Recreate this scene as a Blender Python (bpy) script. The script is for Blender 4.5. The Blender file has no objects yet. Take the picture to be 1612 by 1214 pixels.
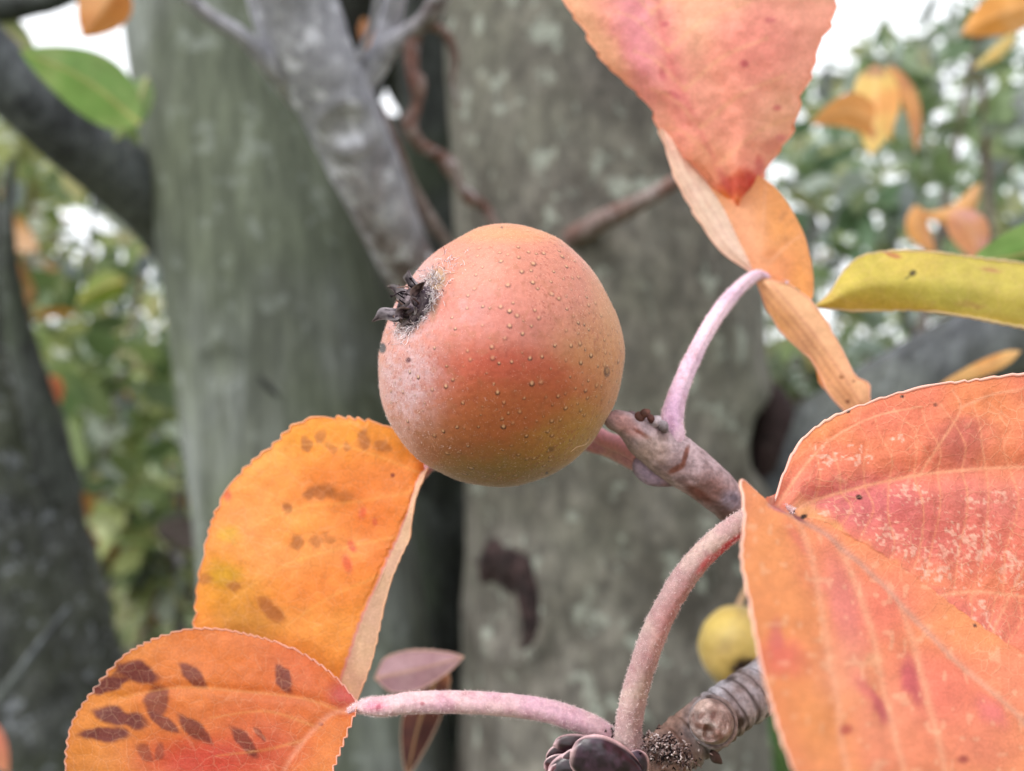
import bpy, math, random
import numpy as np
from mathutils import Vector

random.seed(7)
rng = np.random.default_rng(11)
R = math.radians
scene = bpy.context.scene
COL = scene.collection

# ------------------------------------------------------------------ camera, sky, sun, exposure
CAM_H = 1.25
HFOV = R(65.0)
cam_d = bpy.data.cameras.new('camera')
cam = bpy.data.objects.new('camera', cam_d)
COL.objects.link(cam)
cam.location = (0, 0, CAM_H)
cam.rotation_euler = (R(90), 0, 0)
cam_d.sensor_width = 36
cam_d.lens = 18 / math.tan(HFOV / 2)
cam_d.clip_start = 0.01
cam_d.clip_end = 500
cam_d.dof.use_dof = True
cam_d.dof.focus_distance = 0.106
cam_d.dof.aperture_fstop = cam_d.lens / 2.15
scene.camera = cam

world = bpy.data.worlds.new('World')
scene.world = world
world.use_nodes = True
wn, wl = world.node_tree.nodes, world.node_tree.links
wn.clear()
sky = wn.new('ShaderNodeTexSky'); sky.sky_type = 'NISHITA'; sky.sun_disc = False
SUN_EL, SUN_AZ = R(52), R(-121)
sky.sun_elevation = SUN_EL; sky.sun_rotation = SUN_AZ
sky.dust_density = 4.0
hsv = wn.new('ShaderNodeHueSaturation'); hsv.inputs['Saturation'].default_value = 0.16
cl = wn.new('ShaderNodeMix'); cl.data_type = 'RGBA'; cl.inputs[0].default_value = 0.55
cl.inputs[7].default_value = (13.4, 13.7, 14.2, 1)      # the white overcast layer
bg = wn.new('ShaderNodeBackground'); bg.inputs[1].default_value = 0.118
wo = wn.new('ShaderNodeOutputWorld')
wl.new(sky.outputs[0], hsv.inputs['Color']); wl.new(hsv.outputs[0], cl.inputs[6])
wl.new(cl.outputs[2], bg.inputs[0]); wl.new(bg.outputs[0], wo.inputs[0])

sd = bpy.data.lights.new('sun', 'SUN')
so = bpy.data.objects.new('sun', sd); COL.objects.link(so)
sd.energy = 1.5; sd.angle = R(25); sd.color = (1.0, 0.97, 0.93)
# the sun stands up to the left, somewhat behind the camera
sdir = Vector((-math.cos(SUN_EL) * 0.86, -math.cos(SUN_EL) * 0.51, math.sin(SUN_EL)))
so.rotation_euler = sdir.to_track_quat('Z', 'Y').to_euler()

vs = scene.view_settings
vs.view_transform = 'Standard'; vs.look = 'None'; vs.gamma = 1
vs.use_curve_mapping = False
vs.exposure = 0.76
scene.render.engine = 'CYCLES'
scene.cycles.use_denoising = True
scene.cycles.max_bounces = 8
scene.cycles.transparent_max_bounces = 8
scene.cycles.caustics_reflective = False

# ------------------------------------------------------------------ helpers
K = 2 * math.tan(HFOV / 2) / 1612.0

def lin(*c):
    c = np.array(c, float) / 255.0
    return np.where(c <= 0.04045, c / 12.92, ((c + 0.055) / 1.055) ** 2.4)

def W(q):
    """array (...,3) of picture x, picture y, metres ahead -> world metres"""
    q = np.asarray(q, float)
    y = q[..., 2]
    return np.stack([(q[..., 0] - 806) * K * y, y, CAM_H - (q[..., 1] - 607) * K * y], -1)

def PX(w):
    y = np.maximum(w[..., 1], 1e-4)
    return 806 + w[..., 0] / (K * y), 607 + (CAM_H - w[..., 2]) / (K * y)

def _hash(ix, iy, iz, seed):
    h = (ix * 374761393 + iy * 668265263 + iz * 2147483647 + seed * 974634777) & 0xffffffff
    h = ((h ^ (h >> 13)) * 1274126177) & 0xffffffff
    h = ((h ^ (h >> 16)) * 2246822519) & 0xffffffff
    return ((h ^ (h >> 15)) & 0xffffff) / float(0xffffff)

def vnoise(p, seed=0):
    p = np.asarray(p, float)
    i = np.floor(p).astype(np.int64); f = p - i
    f = f * f * (3 - 2 * f)
    out = 0
    for a in (0, 1):
        for b in (0, 1):
            for c in (0, 1):
                w = (f[..., 0] if a else 1 - f[..., 0]) * (f[..., 1] if b else 1 - f[..., 1]) * (f[..., 2] if c else 1 - f[..., 2])
                out = out + w * _hash(i[..., 0] + a, i[..., 1] + b, i[..., 2] + c, seed)
    return out

def fbm(p, seed=0, octs=4):
    p = np.asarray(p, float); o = 0; a = 0.5; t = 0
    for k in range(octs):
        o = o + a * vnoise(p, seed + k * 17); t += a; p = p * 2.03 + 3.7; a *= 0.5
    return o / t

def n2(px, py, sc, seed=0, octs=3):
    return fbm(np.stack([px / sc, py / sc, np.zeros_like(px) + seed * 1.7], -1), seed, octs)

def sstep(a, b, x):
    t = np.clip((x - a) / (b - a), 0, 1)
    return t * t * (3 - 2 * t)

def cr(P, t):
    """Catmull-Rom along axis 0 of P (n,...) at parameters t in 0..n-1"""
    P = np.asarray(P, float); n = len(P)
    t = np.clip(t, 0, n - 1 - 1e-9); i = np.floor(t).astype(int); f = t - i
    E = np.concatenate([[2 * P[0] - P[1]], P, [2 * P[-1] - P[-2]]])
    p0, p1, p2, p3 = E[i], E[i + 1], E[i + 2], E[i + 3]
    f = f.reshape(f.shape + (1,) * (p0.ndim - f.ndim))
    return 0.5 * (2 * p1 + (p2 - p0) * f + (2 * p0 - 5 * p1 + 4 * p2 - p3) * f ** 2 + (3 * p1 - p0 - 3 * p2 + p3) * f ** 3)

def resample(pts, n):
    pts = np.asarray(pts, float)
    if len(pts) < 2: pts = np.repeat(pts, 2, 0)
    d = cr(pts, np.linspace(0, len(pts) - 1, 20 * len(pts)))
    s = np.concatenate([[0], np.cumsum(np.linalg.norm(np.diff(d[:, :2], axis=0), axis=1) + 1e-6)])
    q = np.linspace(0, s[-1], n)
    return np.stack([np.interp(q, s, d[:, k]) for k in range(d.shape[1])], -1)

def mesh_obj(name, V, F, mat, parent=None, tint=None, uv=None, smooth=True):
    me = bpy.data.meshes.new(name)
    V = np.asarray(V, np.float32)
    if isinstance(F, np.ndarray):
        k = F.shape[1]
        me.vertices.add(len(V)); me.vertices.foreach_set('co', V.ravel())
        me.loops.add(F.size); me.loops.foreach_set('vertex_index', F.astype(np.int32).ravel())
        me.polygons.add(len(F)); me.polygons.foreach_set('loop_start', np.arange(0, F.size, k, dtype=np.int32))
        me.update(calc_edges=True)
    else:
        me.from_pydata([tuple(v) for v in V], [], F)
    if tint is not None:
        a = me.attributes.new('tint', 'FLOAT_COLOR', 'POINT')
        t = np.ones((len(V), 4), np.float32); t[:, :3] = np.clip(tint, 0, 1); a.data.foreach_set('color', t.ravel())
    if uv is not None:
        a = me.attributes.new('leaf_uv', 'FLOAT_VECTOR', 'POINT')
        u = np.zeros((len(V), 3), np.float32); u[:, :uv.shape[1]] = uv; a.data.foreach_set('vector', u.ravel())
    if smooth: me.polygons.foreach_set('use_smooth', np.ones(len(me.polygons), bool))
    if mat: me.materials.append(mat)
    me.validate()
    o = bpy.data.objects.new(name, me); COL.objects.link(o)
    if parent is not None:
        o.parent = parent
        o.matrix_parent_inverse = Matrix.Translation(parent_origin(parent)).inverted()
    return o

from mathutils import Matrix
def parent_origin(o):
    v = Vector(o.location)
    return v + (parent_origin(o.parent) - Vector(o.parent.location) * 0 if False else Vector((0, 0, 0)))

def thing(name, label, cat, at, group=None):
    o = bpy.data.objects.new(name, None); COL.objects.link(o)
    o.location = Vector([float(c) for c in at]); o.empty_display_size = 0.01
    o['label'] = label; o['category'] = cat
    if group: o['group'] = group
    return o

def tag(o, label=None, cat=None, group=None, kind=None):
    for k, v in (('label', label), ('category', cat), ('group', group), ('kind', kind)):
        if v: o[k] = v
    return o

def gridfaces(nu, nv, off=0, wrap=False):
    i = np.arange(nu - 1)[:, None]; j = np.arange(nv if wrap else nv - 1)[None, :]
    a = i * nv + j; b = i * nv + (j + 1) % nv
    return (np.stack([a, b, b + nv, a + nv], -1).reshape(-1, 4) + off)

class MB:
    """collects vertices, quads and colours for one mesh"""
    def __init__(s): s.V = []; s.F = []; s.C = []; s.U = []; s.n = 0
    def add(s, V, F, C, U=None):
        V = np.asarray(V, float); s.V.append(V); s.F.append(np.asarray(F) + s.n)
        C = np.asarray(C, float); s.C.append(np.broadcast_to(C, (len(V), 3)))
        s.U.append(np.zeros((len(V), 3)) if U is None else U); s.n += len(V)
    def build(s, name, mat, parent=None, smooth=True):
        return mesh_obj(name, np.concatenate(s.V), np.concatenate(s.F), mat, parent, np.concatenate(s.C), np.concatenate(s.U), smooth)

def frames(c):
    T = np.gradient(c, axis=0); T /= np.linalg.norm(T, axis=1)[:, None] + 1e-12
    N = np.zeros_like(T); r = np.array([0, -1.0, 0.1])
    n = r - T[0] * (r @ T[0]); N[0] = n / np.linalg.norm(n)
    for i in range(1, len(T)):
        n = N[i - 1] - T[i] * (N[i - 1] @ T[i]); N[i] = n / (np.linalg.norm(n) + 1e-12)
    return T, N, np.cross(T, N)

def tube(mb, pts, color, nl=120, nr=24, disp=None, cap=True, world=False):
    """pts: (px, py, depth, radius_px).  color: rgb or fn(V, s, phi).  disp: fn(V0, s, phi) -> relative radius change"""
    pts = np.asarray(pts, float)
    d = cr(pts, np.linspace(0, len(pts) - 1, nl))
    if world: c = d[:, :3]; rad = d[:, 3]
    else: c = W(d[:, :3]); rad = d[:, 3] * K * d[:, 2]
    T, N, B = frames(c)
    ph = np.linspace(0, 2 * np.pi, nr, endpoint=False)
    dirs = N[:, None] * np.cos(ph)[None, :, None] + B[:, None] * np.sin(ph)[None, :, None]
    V = c[:, None] + dirs * rad[:, None, None]
    s = np.repeat(np.linspace(0, 1, nl)[:, None], nr, 1); PH = np.repeat(ph[None], nl, 0)
    if disp is not None:
        V = V + dirs * (rad[:, None] * disp(V, s, PH))[..., None]
    Vf = V.reshape(-1, 3)
    C = color(Vf, s.ravel(), PH.ravel()) if callable(color) else np.broadcast_to(np.asarray(color, float), (len(Vf), 3))
    F = gridfaces(nl, nr, 0, True)
    if cap:
        n0 = len(Vf)
        Vf = np.concatenate([Vf, V[0].mean(0)[None], V[-1].mean(0)[None]])
        C = np.concatenate([C, C[:1], C[-1:]])
        j = np.arange(nr); jn = (j + 1) % nr
        f0 = np.stack([jn, j, np.full(nr, n0), np.full(nr, n0)], -1)
        l = (nl - 1) * nr
        f1 = np.stack([l + j, l + jn, np.full(nr, n0 + 1), np.full(nr, n0 + 1)], -1)
        # triangles written as two-corner quads would be degenerate; split the ring instead
        mb.add(Vf, F, C)
        mb.caps = getattr(mb, 'caps', [])
    else:
        mb.add(Vf, F, C)
    return V, dirs, c, rad

def mean_depth_px(V):
    return PX(V)

def paint(C, px, py, blobs, wob=6.0, seed=3, pw=2.0):
    """blobs: (cx, cy, rx, ry, angle_deg, rgb255, strength, softness)"""
    wx = (n2(px, py, 22, seed) - .5) * 2 * wob; wy = (n2(px, py, 22, seed + 5) - .5) * 2 * wob
    for cx, cy, rx, ry, an, col, st, so_ in blobs:
        a = R(an); dx = px + wx - cx; dy = py + wy - cy
        u = (dx * math.cos(a) + dy * math.sin(a)) / rx; v = (-dx * math.sin(a) + dy * math.cos(a)) / ry
        w = st * (1 - sstep(1 - so_, 1 + so_, (np.abs(u) ** pw + np.abs(v) ** pw) ** (1 / pw)))
        C = C * (1 - w[..., None]) + lin(*col) * w[..., None]
    return C

def pdist(px, py, line):
    line = resample(line, 40)[:, :2] if len(line) > 2 else np.asarray(line, float)
    best = np.full(px.shape, 1e9); tt = np.zeros(px.shape)
    for k in range(len(line) - 1):
        a, b = line[k], line[k + 1]; ab = b - a; L = ab @ ab + 1e-9
        t = np.clip(((px - a[0]) * ab[0] + (py - a[1]) * ab[1]) / L, 0, 1)
        d = np.hypot(px - a[0] - t * ab[0], py - a[1] - t * ab[1])
        m = d < best; best = np.where(m, d, best); tt = np.where(m, (k + t) / (len(line) - 1), tt)
    return best, tt

# ------------------------------------------------------------------ materials
def nodes(name):
    m = bpy.data.materials.new(name); m.use_nodes = True
    nt = m.node_tree; nt.nodes.clear()
    out = nt.nodes.new('ShaderNodeOutputMaterial')
    def N(t, **kw):
        n = nt.nodes.new(t)
        for k, v in kw.items():
            if k.startswith('i_'):
                key = k[2:]; key = int(key) if key.isdigit() else key.replace('_', ' ')
                n.inputs[key].default_value = v
            else: setattr(n, k, v)
        return n
    return m, N, nt.links.new, out

def mixc(N, L, fac, a, b, mode='MIX'):
    n = N('ShaderNodeMix', data_type='RGBA', blend_type=mode)
    for i, v in ((0, fac), (6, a), (7, b)):
        if hasattr(v, 'links'): L(v, n.inputs[i])
        elif i == 0: n.inputs[i].default_value = v
        else: n.inputs[i].default_value = tuple(v)[:3] + (1,)
    return n.outputs[2]

def ramp(N, L, src, lo, hi):
    n = N('ShaderNodeMapRange', interpolation_type='SMOOTHSTEP'); n.inputs[1].default_value = lo; n.inputs[2].default_value = hi
    L(src, n.inputs[0]); return n.outputs[0]

def leaf_material(name, trans=0.42, rough=0.55, net=0.35, net_scale=5.0, masked=False):
    m, N, L, out = nodes(name)
    at = N('ShaderNodeAttribute', attribute_name='tint'); uv = N('ShaderNodeAttribute', attribute_name='leaf_uv')
    no = N('ShaderNodeTexNoise', i_Scale=3.5, i_Detail=6.0, i_Roughness=.65); L(uv.outputs['Vector'], no.inputs['Vector'])
    no2 = N('ShaderNodeTexNoise', i_Scale=26.0, i_Detail=3.0); L(uv.outputs['Vector'], no2.inputs['Vector'])
    wob = N('ShaderNodeVectorMath', operation='MULTIPLY_ADD'); wob.inputs[1].default_value = (.16, .16, 0)
    L(no.outputs['Color'], wob.inputs[0]); L(uv.outputs['Vector'], wob.inputs[2])
    vo = N('ShaderNodeTexVoronoi', feature='DISTANCE_TO_EDGE', i_Scale=net_scale); L(wob.outputs[0], vo.inputs['Vector'])
    vo2 = N('ShaderNodeTexVoronoi', feature='DISTANCE_TO_EDGE', i_Scale=net_scale * 3.1); L(wob.outputs[0], vo2.inputs['Vector'])
    e1 = ramp(N, L, vo.outputs['Distance'], 0.045, 0.0); e2 = ramp(N, L, vo2.outputs['Distance'], 0.09, 0.0)
    nm = N('ShaderNodeAttribute', attribute_name='net')
    v1 = N('ShaderNodeMath', operation='MULTIPLY'); L(e1, v1.inputs[0]); v2 = N('ShaderNodeMath', operation='MULTIPLY'); L(e2, v2.inputs[0])
    for q, a_ in ((v1, net), (v2, net * .4)):
        w_ = N('ShaderNodeMath', operation='MULTIPLY', i_1=a_); w_.inputs[0].default_value = 1.0
        if masked: L(nm.outputs['Fac'], w_.inputs[0])
        L(w_.outputs[0], q.inputs[1])
    c = mixc(N, L, ramp(N, L, no.outputs['Fac'], .3, .72), (.9, .87, .85), (1.1, 1.1, 1.1))
    c = mixc(N, L, 1.0, at.outputs['Color'], c, 'MULTIPLY')
    c2 = mixc(N, L, ramp(N, L, no2.outputs['Fac'], .35, .7), (.93, .9, .88), (1.05, 1.05, 1.05))
    c = mixc(N, L, 1.0, c, c2, 'MULTIPLY')
    c = mixc(N, L, v1.outputs[0], c, (.85, .50, .30)); c = mixc(N, L, v2.outputs[0], c, (.80, .42, .22))
    hi = N('ShaderNodeMath', operation='MULTIPLY_ADD', i_1=.5); L(e1, hi.inputs[0]); L(no2.outputs['Fac'], hi.inputs[2])
    bp = N('ShaderNodeBump', i_Strength=.5, i_Distance=.00012); L(hi.outputs[0], bp.inputs['Height'])
    pb = N('ShaderNodeBsdfPrincipled', i_Roughness=rough); pb.inputs['Specular IOR Level'].default_value = .35
    pb.inputs['Sheen Weight'].default_value = .06
    geo = N('ShaderNodeNewGeometry')
    L(c, pb.inputs['Base Color']); L(bp.outputs[0], pb.inputs['Normal'])
    tr = N('ShaderNodeBsdfTranslucent'); 
    g = N('ShaderNodeGamma', i_Gamma=1.12); L(c, g.inputs[0]); L(g.outputs[0], tr.inputs[0]); L(bp.outputs[0], tr.inputs['Normal'])
    mx = N('ShaderNodeMixShader', i_0=trans); L(pb.outputs[0], mx.inputs[1]); L(tr.outputs[0], mx.inputs[2]); L(mx.outputs[0], out.inputs[0])
    return m

def tint_material(name, rough=.6, noise=700, amt=.25, bump=.4, dist=.0001, sss=0.0, sheen=0.0, spec=.35):
    m, N, L, out = nodes(name)
    at = N('ShaderNodeAttribute', attribute_name='tint'); tc = N('ShaderNodeTexCoord')
    no = N('ShaderNodeTexNoise', i_Scale=noise, i_Detail=5.0, i_Roughness=.7); L(tc.outputs['Object'], no.inputs['Vector'])
    f = mixc(N, L, ramp(N, L, no.outputs['Fac'], .3, .7), (1 - amt,) * 3, (1 + amt * .5,) * 3)
    c = mixc(N, L, 1.0, at.outputs['Color'], f, 'MULTIPLY')
    bp = N('ShaderNodeBump', i_Strength=bump, i_Distance=dist); L(no.outputs['Fac'], bp.inputs['Height'])
    pb = N('ShaderNodeBsdfPrincipled', i_Roughness=rough); pb.inputs['Specular IOR Level'].default_value = spec
    L(c, pb.inputs['Base Color']); L(bp.outputs[0], pb.inputs['Normal'])
    if sss: pb.inputs['Subsurface Weight'].default_value = sss; pb.inputs['Subsurface Scale'].default_value = .002; pb.inputs['Subsurface Radius'].default_value = (1, .5, .3)
    if sheen: pb.inputs['Sheen Weight'].default_value = sheen; pb.inputs['Sheen Roughness'].default_value = .4
    L(pb.outputs[0], out.inputs[0]); return m

def bark_material(name, base, light, dark, green, scale=1.0, lichen=.5, stretch=.25):
    m, N, L, out = nodes(name)
    tc = N('ShaderNodeTexCoord')
    mp = N('ShaderNodeMapping'); mp.inputs['Scale'].default_value = (1, 1, stretch); L(tc.outputs['Object'], mp.inputs[0])
    a = N('ShaderNodeTexNoise', i_Scale=28 * scale, i_Detail=8.0, i_Roughness=.7); L(mp.outputs[0], a.inputs['Vector'])
    b = N('ShaderNodeTexNoise', i_Scale=6 * scale, i_Detail=4.0, i_Roughness=.6); L(tc.outputs['Object'], b.inputs['Vector'])
    d = N('ShaderNodeTexNoise', i_Scale=75 * scale, i_Detail=5.0, i_Roughness=.6); L(tc.outputs['Object'], d.inputs['Vector'])
    e = N('ShaderNodeTexNoise', i_Scale=150 * scale, i_Detail=6.0, i_Roughness=.75); L(mp.outputs[0], e.inputs['Vector'])
    c = mixc(N, L, ramp(N, L, a.outputs['Fac'], .38, .66), dark, base)
    c = mixc(N, L, ramp(N, L, b.outputs['Fac'], .42, .62), c, green)
    g = mixc(N, L, ramp(N, L, e.outputs['Fac'], .35, .7), (.62, .62, .62), (1.25, 1.25, 1.22))
    c = mixc(N, L, 1.0, c, g, 'MULTIPLY')
    lf = N('ShaderNodeMath', operation='MULTIPLY', i_1=lichen); L(ramp(N, L, d.outputs['Fac'], .56, .66), lf.inputs[0])
    c = mixc(N, L, lf.outputs[0], c, light)
    bp = N('ShaderNodeBump', i_Strength=.7, i_Distance=.0015); L(e.outputs['Fac'], bp.inputs['Height'])
    pb = N('ShaderNodeBsdfPrincipled', i_Roughness=.85); pb.inputs['Specular IOR Level'].default_value = .2
    L(c, pb.inputs['Base Color']); L(bp.outputs[0], pb.inputs['Normal']); L(pb.outputs[0], out.inputs[0]); return m

M_LEAF = leaf_material('autumn_leaf', net=.13, net_scale=4.6)
M_LEAFV = leaf_material('autumn_leaf_veined', trans=.38, net=.30, net_scale=4.0, masked=True)
M_SOFT = leaf_material('autumn_leaf_soft', trans=.5, net=.0)
M_FOL = leaf_material('shrub_leaf', trans=.35, rough=.38, net=0)
M_SKIN = tint_material('fruit_skin', rough=.52, noise=900, amt=.10, bump=.35, dist=.00008, sss=.12, sheen=.18, spec=.35)
M_STALK = tint_material('downy_stalk', rough=.7, noise=1500, amt=.2, bump=.5, dist=.0001, sheen=.3, sss=.08)
M_TWIG = tint_material('twig_bark', rough=.75, noise=900, amt=.38, bump=.9, dist=.0003, spec=.25)
M_BUD = tint_material('bud_scale', rough=.33, noise=600, amt=.3, bump=.4, dist=.0001, spec=.5)
M_HAIR = tint_material('fine_hair', rough=.9, noise=100, amt=.05, bump=0, spec=.1)
M_DRY = tint_material('dry_calyx', rough=.85, noise=1600, amt=.35, bump=.6, dist=.0002, spec=.15)

# ------------------------------------------------------------------ leaf builder
def leaf_mesh(mb, rows, colorfn, nu=300, nv=200, teeth=(14, 3), heightfn=None, rim=(1.4, (246, 214, 196)), ncol=9, seed=1, rim_edges=(0, 1)):
    rr = np.stack([resample(r, ncol) for r in rows])               # rows x ncol x 3 in picture units and metres
    lens = [np.linalg.norm(np.diff(rr[:, c, :2], axis=0), axis=1) for c in (0, ncol // 2, -1)]
    L = np.maximum(np.maximum(lens[0], lens[1]), lens[2]) + 1e-6
    s = np.concatenate([[0], np.cumsum(L)]); s /= s[-1]
    t = np.interp(np.linspace(0, 1, nu), s, np.arange(len(rr)))
    D = cr(rr, t)                                                   # nu x ncol x 3
    rg = np.random.default_rng(seed)
    def tooth(c):
        e = D[:, c, :2]; al = np.concatenate([[0], np.cumsum(np.linalg.norm(np.diff(e, axis=0), axis=1))])
        ph = al / teeth[0] + 1.8 * vnoise(np.stack([al / 60, al * 0, al * 0], -1), seed + 3)
        amp = teeth[1] * (.5 + vnoise(np.stack([al / 35, al * 0 + 9, al * 0], -1), seed))
        f = ph % 1.0
        saw = np.where(f < .75, f / .75, (1 - f) / .25)
        return amp * (1 - saw)
    wl_ = np.linalg.norm(np.diff(D[:, :, :2], axis=1), axis=2).sum(1) + 1e-6
    fade = np.clip(wl_ / 40, 0, 1)
    d0 = np.clip(tooth(0) * fade / wl_, 0, .2) if 0 in rim_edges else np.zeros(nu)
    d1 = np.clip(tooth(-1) * fade / wl_, 0, .2) if 1 in rim_edges else np.zeros(nu)
    vv = np.linspace(0, 1, nv)
    G = np.zeros((nu, nv, 3))
    Dt = np.swapaxes(D, 0, 1)
    tv = (d0[:, None] + vv[None] * (1 - d0 - d1)[:, None]) * (ncol - 1)
    i = np.clip(np.floor(tv).astype(int), 0, ncol - 2); f = (tv - i)[..., None]
    E = np.concatenate([2 * D[:, :1] - D[:, 1:2], D, 2 * D[:, -1:] - D[:, -2:-1]], 1)
    ii = np.arange(nu)[:, None]
    p0, p1, p2, p3 = E[ii, i], E[ii, i + 1], E[ii, i + 2], E[ii, i + 3]
    G = 0.5 * (2 * p1 + (p2 - p0) * f + (2 * p0 - 5 * p1 + 4 * p2 - p3) * f ** 2 + (3 * p1 - p0 - 3 * p2 + p3) * f ** 3)
    px, py = G[..., 0], G[..., 1]
    V = W(G)
    U, VV = np.meshgrid(np.linspace(0, 1, nu), vv, indexing='ij')
    du = np.gradient(V, axis=0); dv = np.gradient(V, axis=1)
    Nn = np.cross(du, dv); ln = np.linalg.norm(Nn, axis=-1, keepdims=True)
    Nn = Nn / (ln + 1e-15); Nn = np.where(Nn[..., 1:2] > 0, -Nn, Nn)   # towards the viewer's side
    if heightfn is not None:
        h = heightfn(px, py, U, VV) * K * G[..., 2]
        h = h * np.clip(np.minimum(VV, 1 - VV) * 18, 0, 1)
        V = V + Nn * h[..., None]
    C = colorfn(px, py, U, VV)
    sx = wl_.max()
    uv = np.stack([px / 100, py / 100, np.zeros_like(px)], -1)
    mb.add(V.reshape(-1, 3), gridfaces(nu, nv), C.reshape(-1, 3), uv.reshape(-1, 3))
    if rim:
        for e in rim_edges:
            c = V[:, 0 if e == 0 else -1]
            q = np.linspace(0, nu - 1, nu)
            Tt, Nf, Bf = frames(c)
            rad = rim[0] * K * G[:, 0 if e == 0 else -1, 2] * (.7 + .6 * vnoise(np.stack([q / 9, q * 0, q * 0 + e], -1), seed))
            ph = np.linspace(0, 2 * np.pi, 7)[:-1]
            ring = c[:, None] + (Nf[:, None] * np.cos(ph)[None, :, None] + Bf[:, None] * np.sin(ph)[None, :, None]) * rad[:, None, None]
            ec = C[:, 0 if e == 0 else -1]
            rc = .45 * ec + .55 * lin(*rim[1])
            mb.add(ring.reshape(-1, 3), gridfaces(nu, 6, 0, True), np.repeat(rc, 6, 0), np.zeros((nu * 6, 3)))
    return V, Nn, G

def base_col(px, py, c1, c2, sc=90, seed=0):
    w = sstep(.3, .7, n2(px, py, sc, seed))[..., None]
    return lin(*c1) * (1 - w) + lin(*c2) * w

def soften(C, k, c=(248, 196, 172)): return C * (1 - k) + lin(*c) * k

def vein(C, px, py, line, w, col, st=.7, taper=.6):
    d, t = pdist(px, py, line); ww = w * (1 - taper * t)
    k = (st * np.exp(-(d / ww) ** 2))[..., None]
    return C * (1 - k) + lin(*col) * k

# ------------------------------------------------------------------ setting: ground, far field
def ground_material():
    m, N, L, out = nodes('meadow_soil')
    tc = N('ShaderNodeTexCoord')
    a = N('ShaderNodeTexNoise', i_Scale=1.2, i_Detail=8.0); b = N('ShaderNodeTexNoise', i_Scale=14.0, i_Detail=6.0)
    L(tc.outputs['Object'], a.inputs['Vector']); L(tc.outputs['Object'], b.inputs['Vector'])
    c = mixc(N, L, ramp(N, L, a.outputs['Fac'], .4, .6), (.06, .075, .03), (.15, .17, .08))
    c = mixc(N, L, ramp(N, L, b.outputs['Fac'], .45, .65), c, (.13, .10, .06))
    pb = N('ShaderNodeBsdfPrincipled', i_Roughness=.9)
    bp = N('ShaderNodeBump', i_Strength=.8, i_Distance=.03); L(b.outputs['Fac'], bp.inputs['Height']); L(bp.outputs[0], pb.inputs['Normal'])
    L(c, pb.inputs['Base Color']); L(pb.outputs[0], out.inputs[0]); return m
gx, gy = np.meshgrid(np.concatenate([[-200, -60, -20], np.linspace(-8, 8, 60), [20, 60, 200]]), np.concatenate([[-200, -50], np.linspace(-6, 14, 60), [30, 80, 250]]), indexing='ij')
gz = (fbm(np.stack([gx * .6, gy * .6, gx * 0], -1), 5) - .5) * .25 * (np.hypot(gx, gy) < 16)
g = mesh_obj('ground', np.stack([gx, gy, gz], -1).reshape(-1, 3), gridfaces(*gx.shape), ground_material())
g['kind'] = 'structure'

# ------------------------------------------------------------------ trunks and limbs
B_LEFT = bark_material('smooth_green_grey_bark', lin(144, 149, 148), lin(174, 182, 178), lin(98, 101, 95), lin(100, 106, 92), .8, .22, .16)
B_RIGHT = bark_material('mottled_lichen_bark', lin(120, 116, 110), lin(160, 167, 156), lin(78, 74, 69), lin(108, 107, 97), .8, .55, .6)
B_DARK = bark_material('dark_bark', lin(86, 90, 88), lin(124, 132, 128), lin(46, 48, 46), lin(72, 80, 66), 1.2, .2, .3)
B_GREY = bark_material('lilac_grey_bark', lin(192, 191, 203), lin(214, 215, 226), lin(104, 88, 86), lin(160, 160, 170), 1.3, .8, .5)
B_BROWN = bark_material('red_brown_bark', lin(146, 132, 130), lin(172, 168, 172), lin(112, 78, 70), lin(128, 116, 112), 2.0, .5, .6)
B_LIMB = bark_material('blue_grey_bark', lin(110, 114, 120), lin(142, 148, 152), lin(66, 68, 72), lin(96, 100, 98), 1.3, .3, .4)

def trunk_disp(seed, amp=.06, fine=.015, knots=()):
    def f(V, s, ph):
        d = (fbm(V * np.array([14, 14, 5.]), seed, 3) - .5) * 2 * amp + (fbm(V * np.array([110, 110, 30.]), seed + 4, 3) - .5) * 2 * fine
        for (kx, ky, rx, ry, depth, lip) in knots:
            px, py = PX(V); r = np.hypot((px - kx) / rx, (py - ky) / ry); front = (np.cos(ph) > -.1)
            d = d + front * (-depth * np.exp(-(r / .8) ** 4) + lip * np.exp(-((r - 1.35) / .4) ** 2))
        return d
    return f

def side(ys, Ls, Rs, dep):
    return [((l + r) / 2, y, dep if np.isscalar(dep) else dep[i], (r - l) / 2) for i, (y, l, r) in enumerate(zip(ys, Ls, Rs))]

def to_ground(pts):
    """carry a trunk's centre line on down into the soil"""
    p = list(pts[-1]); ground_py = 607 + CAM_H / (K * p[2])
    n = 3
    for k in range(1, n + 1):
        f = k / n
        pts.append((p[0] + 10 * k, p[1] + (ground_py + 40 - p[1]) * f, p[2], p[3] * (1 + .1 * k)))
    return pts

def simple_tube(name, pts, mat, parent, nl=120, nr=32, disp=None, col=(1, 1, 1)):
    mb = MB(); tube(mb, pts, col, nl, nr, disp); return mb.build(name, mat, parent)

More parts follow.
